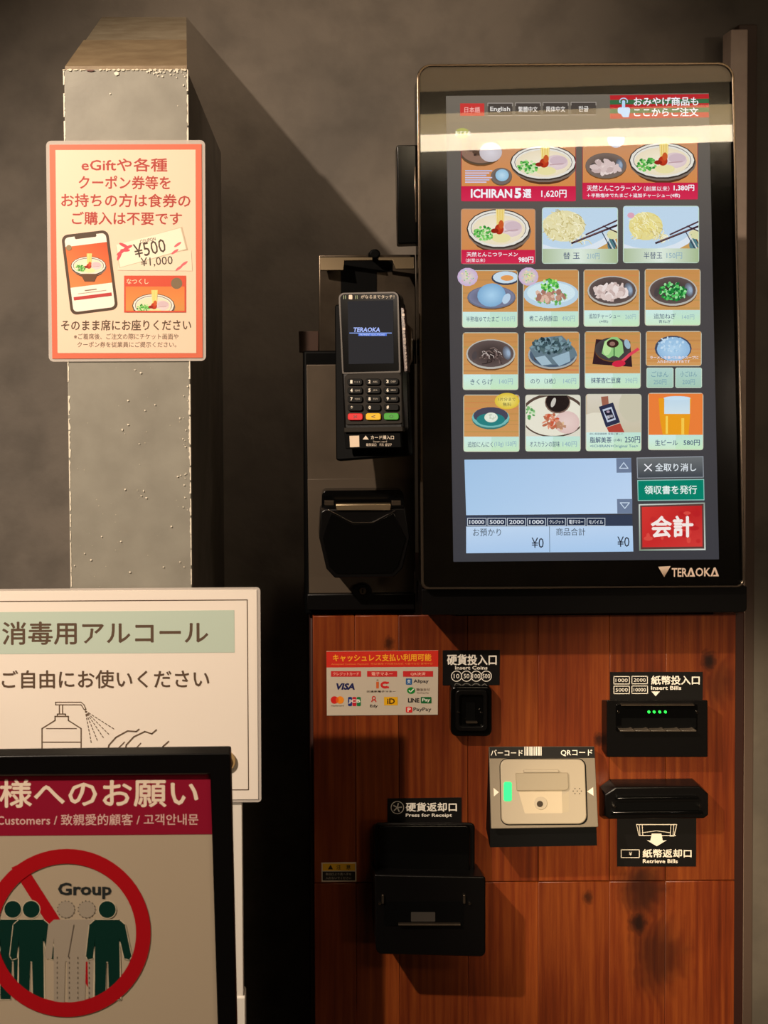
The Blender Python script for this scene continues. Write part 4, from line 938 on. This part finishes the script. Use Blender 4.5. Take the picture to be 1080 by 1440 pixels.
# language buttons
for i, (x0, x1, st) in enumerate(((647, 681, '日本語'), (686, 720.5, 'English'), (724.8, 759.8, '繁體中文'), (763.6, 799, '简体中文'), (803, 838, '한글'))):
    P = tilep(); y0, y1 = 145.5 - i * .35, 163 - i * .35
    if i == 0: P.rect(x0, y0, x1, y1, (206, 60, 56))
    else: P.rect(x0, y0, x1, y1, (78, 70, 64)); P.line([(x0, y0), (x1, y0)], 1, (170, 160, 150)); P.line([(x0, y1), (x1, y1)], 1, (170, 160, 150)); [P.line([(xx, y0), (xx, y0 + 4)], 1, (170, 160, 150)) for xx in (x0, x1)]
    wd = {0: 22, 1: 28, 2: 27, 3: 27, 4: 14}[i]; m_ = (x0 + x1) / 2
    P.text(st, m_ - wd / 2, y0 + 5, m_ + wd / 2, y1 - 4.5, (250, 190, 180) if i == 0 else (236, 230, 224), 0.015); P.build('language_button', dsp, M_SCREEN)
# souvenir banner
P = tilep()
for k_, (a, b, c) in enumerate(((133, 139.5, (190, 40, 46)), (139.5, 146, (60, 110, 70)), (146, 152, (190, 40, 46)), (152, 158.5, (60, 110, 70)), (158.5, 166, (196, 60, 56)))): P.poly([(857.5, a + 1.2), (996.5, a - .8), (997, b - .8), (858, b + 1.2)], c)
P.text('おみやげ商品も', 891, 136.5, 982, 149, W1, 0.02, rot=-0.4); P.text('ここからご注文', 891, 151.5, 982, 164, W1, 0.02, rot=-0.4)
SK = (190, 220, 250); P.rect(874.5, 141, 879, 158, SK, r=2); P.rect(868.5, 151, 886, 160, SK, r=3); P.poly([(869, 153), (873, 151), (878, 162), (874, 162)], SK); P.poly([(870, 156), (886, 156), (884, 165), (876, 165)], SK); P.ring(876.8, 142.5, 6, 5, 1.3, SK, a0=150, a1=390)
P.build('souvenir_banner', dsp, M_SCREEN)
P = tilep(); P.ell(650, 187, 10, 7, (150, 160, 70)); P.text('おすすめ', 640, 184, 662, 191, (240, 240, 230), 0.02); P.build('recommended_badge', dsp, M_SCREEN)

WOOD = (204, 146, 84); WOOD2 = (214, 158, 96)
def tile(x0, y0, x1, y1, split, draw, texts, band='pale', border=(206, 206, 186), bg=(WOOD, WOOD2), r=4, clipd=None):
    P = tilep(); P.rect(x0, y0, x1, y1, border, r=r)
    P.rect(x0 + 1, y0 + 1, x1 - 1, y1 - 1, bg[0], bg[1])
    for k_ in range(7):
        yy = y0 + 2 + (split - y0 - 4) * (k_ + rnd.random()) / 7; cc = tuple(int(v * rnd.uniform(.93, 1.05)) for v in bg[0]); P.rect(x0 + 1, yy, x1 - 1, min(yy + rnd.uniform(.6, 2.4), split), cc) if bg[0] == WOOD else None
    if draw:
        P.clip = (x0 + 1, y0 + 1, x1 - 1, split); draw(P); P.clip = None
    if band == 'pale':
        P.rect(x0 + 1, split, x1 - 1, y1 - 1, (196, 232, 220), (204, 238, 196)); P.rect(x0 + 1, split, x0 + (x1 - x0) * .5, y1 - 1, (210, 242, 238), (212, 240, 208))
    elif band == 'gold':
        P.rect(x0 + 1, split, x1 - 1, y1 - 1, (178, 196, 150), (160, 184, 140)); P.rect(x0 + 1, split, (x0 + x1) / 2, y1 - 1, (178, 196, 160), (226, 240, 226), horiz=True); P.rect((x0 + x1) / 2, split, x1 - 1, y1 - 1, (226, 240, 226), (170, 190, 146), horiz=True)
    elif band == 'red': P.rect(x0 + .6, split, x1 - .6, y1 - .6, (206, 34, 72), (216, 46, 84))
    for tt in texts: P.text(tt[0], *tt[1:5], tt[5], tt[6] if len(tt) > 6 else 0.01)
    return P
def dish(p, cx, cy, rx, ry, rim=(190, 188, 180), ins=(52, 42, 40), hi=True):
    p.ell(cx, cy + ry * .1, rx, ry, (120, 78, 40)); p.ell(cx, cy, rx, ry, rim, n=26); p.ell(cx, cy - ry * .03, rx * .94, ry * .9, tuple(min(255, int(v * 1.5 + 22)) for v in ins), tuple(int(v * .8) for v in ins), n=26)
    if hi:
        for q_ in range(4): p.ell(cx + rx * (.66 + .02 * q_), cy - ry * .08, rx * (.17 - .035 * q_), ry * (.46 - .09 * q_), tuple(int(a_ + (b_ - a_) * (q_ + 1) / 4) for a_, b_ in zip((84, 84, 92), (156, 176, 200))), rot=-12)
        p.ell(cx - rx * .66, cy + ry * .1, rx * .1, ry * .3, (78, 70, 72), rot=14)
def blobs(p, cx, cy, rx, ry, n, sx, sy, cols):
    for _ in range(n):
        a = rnd.uniform(0, 6.283); q = math.sqrt(rnd.random()); p.ell(cx + rx * q * math.cos(a), cy + ry * q * math.sin(a), sx * rnd.uniform(.6, 1.2), sy * rnd.uniform(.6, 1.2), rnd.choice(cols), n=7, rot=rnd.uniform(0, 180))
NV = (40, 60, 110); NL = (150, 182, 196)
# big tiles
def a1(p):
    dish(p, 676, 212, 30, 20, (96, 78, 62), (84, 62, 50), False); blobs(p, 668, 206, 14, 12, 26, 4, 3, [(92, 70, 56), (64, 46, 40), (110, 84, 66)]); p.ell(690, 214, 16, 14, (206, 196, 200), (226, 220, 226))
    dish(p, 705, 248, 15, 12, (110, 100, 92), (70, 60, 56), False); p.ell(706, 246.5, 9.5, 8.5, (150, 196, 224), (196, 226, 244)); noodle_bowl(p, 764, 229, 47, 25, rnd)
    for k_ in range(6): p.rect(654, 239.5 + k_ * 3.2, 692 - (k_ % 3) * 4, 241.2 + k_ * 3.2, (214, 206, 236) if k_ % 2 else (190, 200, 240))
P = tile(648, 196, 810, 283.5, 262, a1, [('ICHIRAN', 662, 266, 720, 278.5, W1, 0.03), ('5', 723.5, 264.5, 733, 279, W1, 0.05), ('選', 735, 266, 747, 278.5, W1, 0.03), ('1,620円', 761, 267, 796.5, 278.5, W1, 0.02)], 'red', (150, 60, 70), ((206, 150, 110), (222, 140, 64))); P.build('menu_tile', dsp, M_SCREEN)
def a2(p):
    dish(p, 852, 233, 29, 18, (120, 106, 96), (70, 58, 52)); blobs(p, 852, 235, 17, 8, 30, 7, 4, [(222, 200, 196), (206, 182, 178), (236, 218, 212)]); noodle_bowl(p, 931, 226, 47, 26, rnd)
    p.ell(866, 196, 12, 12, (226, 226, 236))
P = tile(818.5, 192, 981.5, 281, 257, a2, [('天然とんこつラーメン', 825, 260.5, 902, 269, W1, 0.02), ('（創業以来）', 905, 262, 941, 269, W1, 0.0), ('1,380円', 947, 260, 976, 269, W1, 0.03), ('＋半熟塩ゆでたまご＋追加チャーシュー(4枚)', 825, 272, 956, 278.6, W1, 0.015)], 'red', (150, 60, 70), ((206, 150, 110), (222, 140, 64))); P.build('menu_tile', dsp, M_SCREEN)
def a3(p): noodle_bowl(p, 701, 322, 45, 28, rnd)
P = tile(648, 293.5, 753, 371.5, 351.5, a3, [('天然とんこつラーメン', 656, 354.5, 728, 361, W1, 0.02), ('（創業以来）', 655, 363.5, 682, 369, W1, 0.0), ('980円', 729, 361, 750, 369.5, W1, 0.03)], 'red', (180, 150, 130), ((214, 150, 100), (214, 140, 76))); P.build('menu_tile', dsp, M_SCREEN)
def chop(p, dx):
    p.ell(dx + 108, 346, 40, 26, (70, 54, 50)); p.ell(dx + 110, 350, 33, 22, (206, 160, 92)); p.ell(dx + 38, 300, 78, 58, (226, 236, 246), n=30); p.ell(dx + 36, 298, 72, 52, (196, 220, 240), n=30); p.ell(dx + 100, 330, 9, 7, (226, 222, 176)); p.ell(dx + 98, 344, 6, 9, (90, 130, 140))
def sticks(p, dx):
    for k_ in range(5): p.line([(dx + 84 + k_ * 4, 326 + k_ * 2), (dx + 98 + k_ * 3, 352)], 1.3, ((50, 52, 76), (226, 230, 226), (70, 120, 126))[k_ % 3])
    p.ell(dx + 99, 331, 7, 5.5, (222, 222, 170)); p.line([(dx + 86, 318), (dx + 108, 328)], 1.6, (60, 44, 48))
    p.line([(dx + 42, 342), (dx + 108, 316)], 2.8, (62, 40, 50)); p.line([(dx + 46, 340), (dx + 90, 322.6)], 0.8, (130, 96, 96)); p.line([(dx + 62, 330), (dx + 108, 309)], 2.2, (84, 56, 66))
def noods(p, cx, cy, rx, ry, n, cols):
    for _ in range(n):
        a = rnd.uniform(0, 6.28); q = math.sqrt(rnd.random()); x = cx + rx * q * math.cos(a); y = cy + ry * q * math.sin(a); L = rnd.uniform(6, 13); th = rnd.uniform(-.3, 1.9)
        p.line([(x, y), (x + L * .5 * math.cos(th), y + L * .5 * math.sin(th)), (x + L * math.cos(th + .5), y + L * .8 * math.sin(th + .5))], 1.1, rnd.choice(cols))
NC = [(244, 236, 190), (230, 218, 160), (252, 246, 214), (200, 184, 120)]
def a4(p): chop(p, 762); p.ell(793, 318, 30, 22, (234, 226, 178)); noods(p, 790, 314, 26, 21, 90, NC); noods(p, 812, 332, 14, 8, 24, NC); sticks(p, 762)
P = tile(762, 291.5, 869, 371, 350, a4, [('替 玉', 792, 355, 815, 364.5, NV, 0.0), ('210円', 825, 356, 843, 364.5, NL, 0.01)], 'gold', (196, 220, 200), ((206, 226, 240), (206, 226, 240))); P.build('menu_tile', dsp, M_SCREEN)
def a5(p): chop(p, 877); p.ell(908, 318, 24, 20, (234, 222, 150)); noods(p, 904, 316, 20, 19, 80, [(244, 232, 150), (226, 206, 120), (250, 244, 196)]); noods(p, 924, 328, 13, 8, 26, NC); sticks(p, 880); p.ell(887, 303, 5, 4, (226, 170, 190))
P = tile(876, 289.5, 983, 370, 349.5, a5, [('半替玉', 905, 354.5, 931, 364, NV, 0.0), ('150円', 937, 355, 959, 364, NL, 0.01)], 'gold', (196, 220, 200), ((206, 226, 240), (206, 226, 240))); P.build('menu_tile', dsp, M_SCREEN)
# row 3
def b1(p):
    dish(p, 691, 418, 34, 16, (110, 118, 140), (72, 74, 92), False); p.ell(711, 391, 20, 10, (60, 66, 84)); p.ell(711, 390, 18, 8.5, (206, 226, 240)); p.ell(713, 391, 9, 4, (232, 160, 90)); p.ell(691, 415, 20, 16.5, (130, 176, 214), (176, 216, 244), rot=-8); p.ell(712, 420, 5, 8, (190, 214, 236), rot=30)
def badge(P, x, y, rx=14.5, ry=13, c=(232, 226, 196)):
    P.ell(x, y, rx, ry, (206, 180, 220), c, n=14)
    for _ in range(26): a = rnd.uniform(0, 6.28); q = rnd.random() * .8; P.ell(x + rx * q * math.cos(a), y + ry * q * math.sin(a), 1.2, 1.0, rnd.choice([(150, 200, 140), (240, 240, 170), (226, 170, 200), (170, 210, 230)]), n=5)
P = tile(649.7, 380, 728, 461, 438.6, b1, [('半熟塩ゆでたまご', 655.5, 445, 702, 452.5, NV, 0.0), ('150円', 706, 445, 724, 452, NL, 0.0)]); badge(P, 657.5, 389.5); P.build('menu_tile', dsp, M_SCREEN)
def b2(p):
    p.ell(775, 414, 39, 19.5, (190, 216, 232), n=30); p.ell(775, 412, 34, 15, (214, 236, 244), n=30); blobs(p, 775, 417, 25, 11, 46, 3, 2, [(120, 190, 110), (90, 170, 90), (190, 220, 170)]); blobs(p, 775, 416, 20, 8, 30, 5, 3.4, [(196, 150, 130), (170, 120, 104), (226, 190, 170)]); blobs(p, 773, 401, 12, 9, 60, 2.4, 2, [(90, 190, 80), (150, 226, 110), (50, 150, 60), (190, 240, 150)])
P = tile(735.6, 379, 814, 460.5, 437.8, b2, [('煮こみ焼豚皿', 744, 444, 784, 452, NV, 0.0), ('490円', 790, 444, 808, 452, NL, 0.0)]); badge(P, 743, 389, 14, 13, (236, 230, 150)); P.build('menu_tile', dsp, M_SCREEN)
def b3(p): dish(p, 861, 409, 35, 21); blobs(p, 860, 411, 21, 9.5, 60, 7, 4, [(226, 206, 200), (206, 182, 176), (240, 226, 222)])
P = tile(820.5, 379, 899.5, 459.5, 436.5, b3, [('追加チャーシュー', 828, 441, 872, 448, NV, 0.0), ('(4枚)', 843, 450, 855, 454.5, NV, 0.0), ('260円', 879, 442, 894, 449, NL, 0.0)]); P.build('menu_tile', dsp, M_SCREEN)
def b4(p): dish(p, 946, 409, 34.5, 21); blobs(p, 946, 410, 19, 13, 130, 2.6, 1.9, [(90, 200, 100), (40, 140, 60), (160, 230, 160), (20, 110, 50)])
P = tile(906.5, 378, 985, 458, 436, b4, [('追加ねぎ', 919, 441, 950, 448.5, NV, 0.0), ('青ねぎ', 926, 450, 943, 454.5, NV, 0.0), ('140円', 959, 442.5, 976, 449.5, NL, 0.0)]); P.build('menu_tile', dsp, M_SCREEN)
# row 4
def c1(p):
    dish(p, 690, 498, 34.5, 21); noods(p, 690, 498, 14, 8, 40, [(130, 110, 104), (90, 72, 70), (190, 176, 170), (40, 30, 30)])
P = tile(650.5, 467.5, 729, 548.5, 526.5, c1, [('きくらげ', 661.5, 533, 693, 541, NV, 0.0), ('140円', 702, 532.5, 721, 540.5, NL, 0.0)]); P.build('menu_tile', dsp, M_SCREEN)
def c2(p):
    dish(p, 777, 499, 34.5, 20, (170, 176, 176), (40, 52, 66)); p.poly([(744, 489), (760, 475), (790, 472), (808, 490), (812, 500), (790, 512), (766, 514), (752, 503)], (104, 126, 138)); blobs(p, 776, 486, 28, 11, 110, 3.4, 2.2, [(60, 84, 92), (34, 56, 64), (126, 156, 166), (84, 108, 112)]); p.poly([(752, 503), (766, 500), (776, 512), (762, 514)], (166, 192, 206)); p.poly([(776, 503), (800, 494), (802, 508), (786, 515)], (156, 184, 200))
P = tile(737, 466.5, 815, 547.5, 525.5, c2, [('のり（3枚）', 746, 532, 781, 540, NV, 0.0), ('140円', 792, 532, 810, 540, NL, 0.0)]); P.build('menu_tile', dsp, M_SCREEN)
def c3(p):
    p.poly([(838, 477), (886, 480), (889, 516), (833, 512)], (52, 30, 38)); dish(p, 861.5, 491, 25, 16.5, (70, 66, 66), (34, 30, 32), False); p.ell(882, 484, 4, 7, (160, 190, 206), rot=-20)
    p.poly([(846, 497), (850, 480), (860, 474), (868, 474), (875, 481), (877, 496), (870, 503), (863, 500), (856, 504)], (150, 204, 130)); p.ell(854, 489, 6, 11, (190, 230, 160), rot=10); p.line([(863.5, 488), (863.5, 502)], 1.6, (60, 110, 60)); p.ell(861.5, 483, 8.5, 6, (60, 34, 30)); p.ell(861, 483.5, 4, 3, (150, 110, 100))
    p.line([(874, 509), (885, 499), (897, 491)], 4.2, (226, 70, 90)); p.ell(870, 511.5, 9.5, 4.6, (214, 40, 70), rot=-6)
P = tile(822, 466, 901, 546.5, 525, c3, [('抹茶杏仁豆腐', 831, 531, 872.5, 539, NV, 0.01), ('390円', 879, 531.5, 896, 539, NL, 0.0)]); P.build('menu_tile', dsp, M_SCREEN)
def c4(p):
    p.ell(946.5, 490, 26, 18, (70, 76, 96)); p.ell(947, 491, 23.5, 17, (150, 190, 226), (186, 220, 246)); blobs(p, 947, 484, 21, 11, 50, 2, 1.6, [(160, 200, 232), (200, 226, 246)])
    for k_ in range(2): p.text(('ラーメンを食べた後のスープに', '入れるのがおすすめです')[k_], 914 + k_ * 10, 500.5 + k_ * 5.5, 982 - k_ * 12, 505 + k_ * 5.5, (240, 226, 232), 0.03)
P = tile(908, 465.5, 986.5, 515, 514, c4, [], None); P.build('menu_tile', dsp, M_SCREEN)
for x0, x1, s1, s2 in ((909, 947, 'ごはん', '250円'), (949.5, 987, '小ごはん', '200円')):
    P = tilep(); P.rect(x0, 517, x1, 545.5, (206, 226, 206), r=2.5); P.rect(x0 + 1, 518, x1 - 1, 544.5, (180, 214, 208), (170, 206, 186)); P.text(s1, x0 + 7, 522, x1 - 7, 530, (110, 150, 170)); P.text(s2, x0 + 10, 533.5, x1 - 10, 541, (120, 160, 178)); P.build('rice_button', dsp, M_SCREEN)
# row 5
def e1(p):
    p.ell(690, 589, 26.5, 15, (60, 120, 116)); p.ell(690, 587, 26.5, 14.5, (120, 190, 186)); p.ell(690, 584.5, 24.5, 12, (74, 72, 90)); p.ell(690, 590, 20, 9, (40, 130, 130)); p.ell(690.5, 587, 9.5, 7, (226, 232, 214), (246, 246, 236)); blobs(p, 690.5, 586, 8, 4, 12, 2.4, 1.6, [(236, 240, 226), (206, 214, 196)])
P = tile(651.5, 555, 730.5, 635.5, 614, e1, [('追加にんにく', 657.5, 621, 693, 629, NV, 0.0), ('(10g) 150円', 695, 620.5, 726, 629, NL, 0.01)]); P.ell(713, 564, 17.5, 11.5, (226, 196, 60), (246, 232, 130), n=22); P.text('1片分まで', 701, 559, 725, 564, (90, 90, 60)); P.text('無料', 707, 566, 719, 571.5, (90, 90, 60)); P.build('menu_tile', dsp, M_SCREEN)
def e2(p):
    p.rect(738, 556, 816, 614, (226, 222, 206)); p.ell(778, 584, 46, 31, (90, 72, 62), n=34); p.ell(778, 585, 43, 28, (236, 232, 214), n=34); blobs(p, 746, 580, 7, 9, 30, 2.2, 1.8, [(130, 190, 120), (90, 160, 90), (206, 230, 190)]); p.ell(797, 594, 18, 16, (226, 196, 190), (236, 212, 204)); blobs(p, 776, 592, 12, 10, 36, 4, 2, [(206, 90, 60), (190, 110, 80), (226, 150, 120)]); blobs(p, 788, 597, 8, 6, 12, 4, 2, [(190, 140, 110), (226, 190, 150)])
    p.ell(784, 566, 18, 15.5, (120, 96, 84)); p.ell(784, 565, 16.5, 14.5, (36, 26, 26), (58, 44, 40)); p.ell(778, 566, 3, 7, (206, 200, 190), rot=20)
P = tile(738.5, 555, 816.5, 635, 613.5, e2, [('オスカランの酸味', 745, 620.5, 787, 628.5, NV, 0.0), ('140円', 791, 620.5, 811, 628.5, NL, 0.01)]); P.build('menu_tile', dsp, M_SCREEN)
def e3(p):
    p.rect(825, 555, 901, 608, (220, 212, 196), (206, 196, 170)); p.ell(838, 600, 26, 20, (232, 226, 206)); p.ell(890, 570, 20, 24, (206, 200, 176)); p.poly([(845, 558), (855, 557), (856, 570), (847, 572)], (160, 100, 80)); p.poly([(842, 572), (862, 566), (872, 594), (852, 601)], (44, 48, 76)); p.poly([(847, 576), (860, 572), (866, 590), (854, 594)], (196, 206, 226)); p.poly([(849, 578), (859, 575), (864, 588), (855, 591)], (34, 34, 54)); p.ell(855, 579, 2.4, 1.8, (170, 150, 170)); p.text('酸味', 853, 583.5, 862, 588, (226, 226, 236), 0.01, rot=-15); p.poly([(853, 601), (872, 595), (878, 608), (856, 608)], (180, 70, 56))
P = tile(823.5, 554, 902, 634.5, 608, e3, [('飲む美容健康酢 胃腸に優しい', 829, 608.6, 876, 611.6, (60, 60, 90), 0.0), ('脂解美茶', 829.5, 614.5, 860, 623, NV, 0.01), ('(1本)', 863, 616.5, 874, 621.5, NV), ('250円', 878.5, 613.5, 900, 623, NV, 0.01), ('<ICHIRAN×Original Tea>', 829.5, 625.3, 897, 630.3, (90, 130, 160))]); P.build('menu_tile', dsp, M_SCREEN)
def e4(p):
    p.rect(911, 552, 990, 612, (240, 130, 60), (190, 40, 20)); p.poly([(926, 560), (972, 560), (970, 590), (968, 612), (932, 612), (928, 590)], (240, 160, 30), [(250, 240, 220), (250, 240, 220), (244, 160, 30), (250, 190, 40), (236, 140, 20), (250, 190, 50)]); p.rect(934, 560, 970, 582, (196, 222, 240), (214, 232, 240)); p.ell(952, 560, 19, 3, (206, 230, 246)); p.rect(936, 585, 939, 610, (252, 214, 90)); p.rect(958, 588, 962, 611, (252, 206, 80))
P = tile(911, 552.5, 989, 633, 611.5, e4, [('生ビール', 921, 618.5, 953, 626.5, NV, 0.01), ('580円', 961, 618.5, 984, 626.5, NV, 0.01)]); P.build('menu_tile', dsp, M_SCREEN)
# order list
P = tilep(); P.poly([(653, 646.5), (887.5, 644), (889, 722), (655.5, 724.5)], (150, 186, 226), [(168, 202, 236), (186, 212, 244), (196, 220, 248), (176, 208, 240)]); P.poly([(866.5, 644.5), (887.5, 644.3), (888, 664.5), (867, 664.8)], (112, 128, 156)); P.line([(871, 658.5), (877, 650.5), (883, 658.5)], 1.2, (206, 222, 240), True); P.poly([(867.5, 701.8), (889, 701.6), (889, 721.8), (868, 722)], (112, 128, 156)); P.line([(872, 707), (878.5, 715), (885, 707)], 1.2, (206, 222, 240), True); P.build('order_list', dsp, M_SCREEN)
P = tilep(); P.poly([(655, 725.5), (889, 723.5), (889.5, 739.5), (655.5, 740.5)], (52, 62, 84))
for x0, x1, st in ((657, 684, '10000'), (685.5, 711.5, '5000'), (713, 739.5, '2000'), (741.3, 767.5, '1000'), (769.5, 795.5, 'クレジット'), (797.2, 823, '電子マネー'), (825, 851, 'モバイル')):
    P.rect(x0, 728.3, x1, 739.5, (206, 216, 226)); P.rect(x0 + .9, 729.2, x1 - .9, 738.6, (34, 46, 70)); P.text(st, x0 + 3, 731, x1 - 3, 737, (226, 232, 240), 0.015)
P.build('payment_status_row', dsp, M_SCREEN)
P = tilep(); P.poly([(655.5, 740.5), (889.5, 739.5), (890.5, 775.5), (655.5, 778)], (184, 212, 242), [(196, 220, 246), (190, 216, 246), (172, 206, 242), (176, 206, 240)]); P.line([(772.6, 740.5), (773, 776)], 0.9, (110, 130, 150)); P.text('お預かり', 665, 743.5, 704.5, 754, (60, 70, 84)); P.text('商品合計', 782, 742.5, 823, 753, (60, 70, 84)); P.text('¥0', 747.5, 756, 764.5, 770.5, (34, 40, 54), 0.0); P.text('¥0', 868, 754.5, 885, 769, (34, 40, 54), 0.0); P.build('total_row', dsp, M_SCREEN)
P = tilep(); P.poly([(895, 643.5), (989, 641.5), (989.6, 671.5), (896, 673)], (150, 156, 164)); P.poly([(896.2, 644.6), (988, 642.7), (988.5, 670.5), (897, 671.8)], (74, 80, 86), [(112, 116, 118), (112, 116, 118), (66, 72, 80), (66, 72, 80)]); P.text('✕', 905.5, 652, 917, 663, W1, 0.03); P.text('全取り消し', 921, 651.3, 979, 662.8, (232, 240, 246), 0.015); P.build('cancel_all_button', dsp, M_SCREEN)
P = tilep(); P.poly([(896, 675), (990, 673.5), (990.5, 703.5), (896.8, 704.5)], (150, 200, 190)); P.poly([(897.2, 676.2), (989, 674.7), (989.5, 702.3), (897.8, 703.3)], (0, 132, 108)); P.text('領収書を発行', 906, 682.5, 980, 695, (232, 246, 240), 0.02, rot=-0.4); P.build('receipt_button', dsp, M_SCREEN)
P = tilep(); P.poly([(898, 709), (991, 706.5), (992.2, 773.5), (898.8, 774.5)], (120, 136, 120), [(206, 214, 206), (150, 160, 150), (214, 224, 214), (130, 150, 130)]); P.poly([(900, 710.8), (989.3, 708.5), (990.3, 771.5), (900.8, 772.5)], (96, 60, 56)); P.poly([(902.5, 713), (987, 711), (987.8, 768.5), (903.3, 769.5)], (206, 44, 44), [(216, 56, 50), (190, 34, 36), (214, 60, 56), (206, 44, 44)])
for _ in range(26): P.ell(rnd.uniform(908, 982), rnd.uniform(717, 764), rnd.uniform(2, 7), rnd.uniform(2, 5), rnd.choice([(214, 60, 56), (190, 34, 38), (222, 76, 66), (200, 44, 44)]), n=9)
P.text('会計', 915, 725, 975, 756, (252, 238, 232), 0.035, rot=-0.5); P.build('pay_button', dsp, M_SCREEN)
# maker's mark on the glass border
P = Print(MP.out(0.0), 0.0002, 3e-6); LG = (232, 206, 186); P.poly([(925.5, 797), (943, 796), (934, 811.5)], LG, [(240, 216, 190), (232, 206, 186), (150, 120, 96)]); 
# wordmark with the crossbar-less A
P.text('TER', 944.5, 798.8, 966.5, 811, LG, 0.02)
def Aless(x0, x1, y0, y1): m_ = (x0 + x1) / 2; P.poly([(x0, y1), (m_ - 1.2, y0), (m_ + 1.2, y0), (x1, y1), (x0 + 3.2, y1), (x0 + 4.2, y1 - 2), (x1 - 4, y1 - 2), (m_, y0 + 3.4), (x0 + 2.6, y1)], LG)
Aless(966, 977.5, 798.5, 810.8); P.text('OK', 978, 798.3, 999.3, 810.6, LG, 0.02); Aless(999, 1011, 798, 810.4)
P.build('maker_mark', mo)
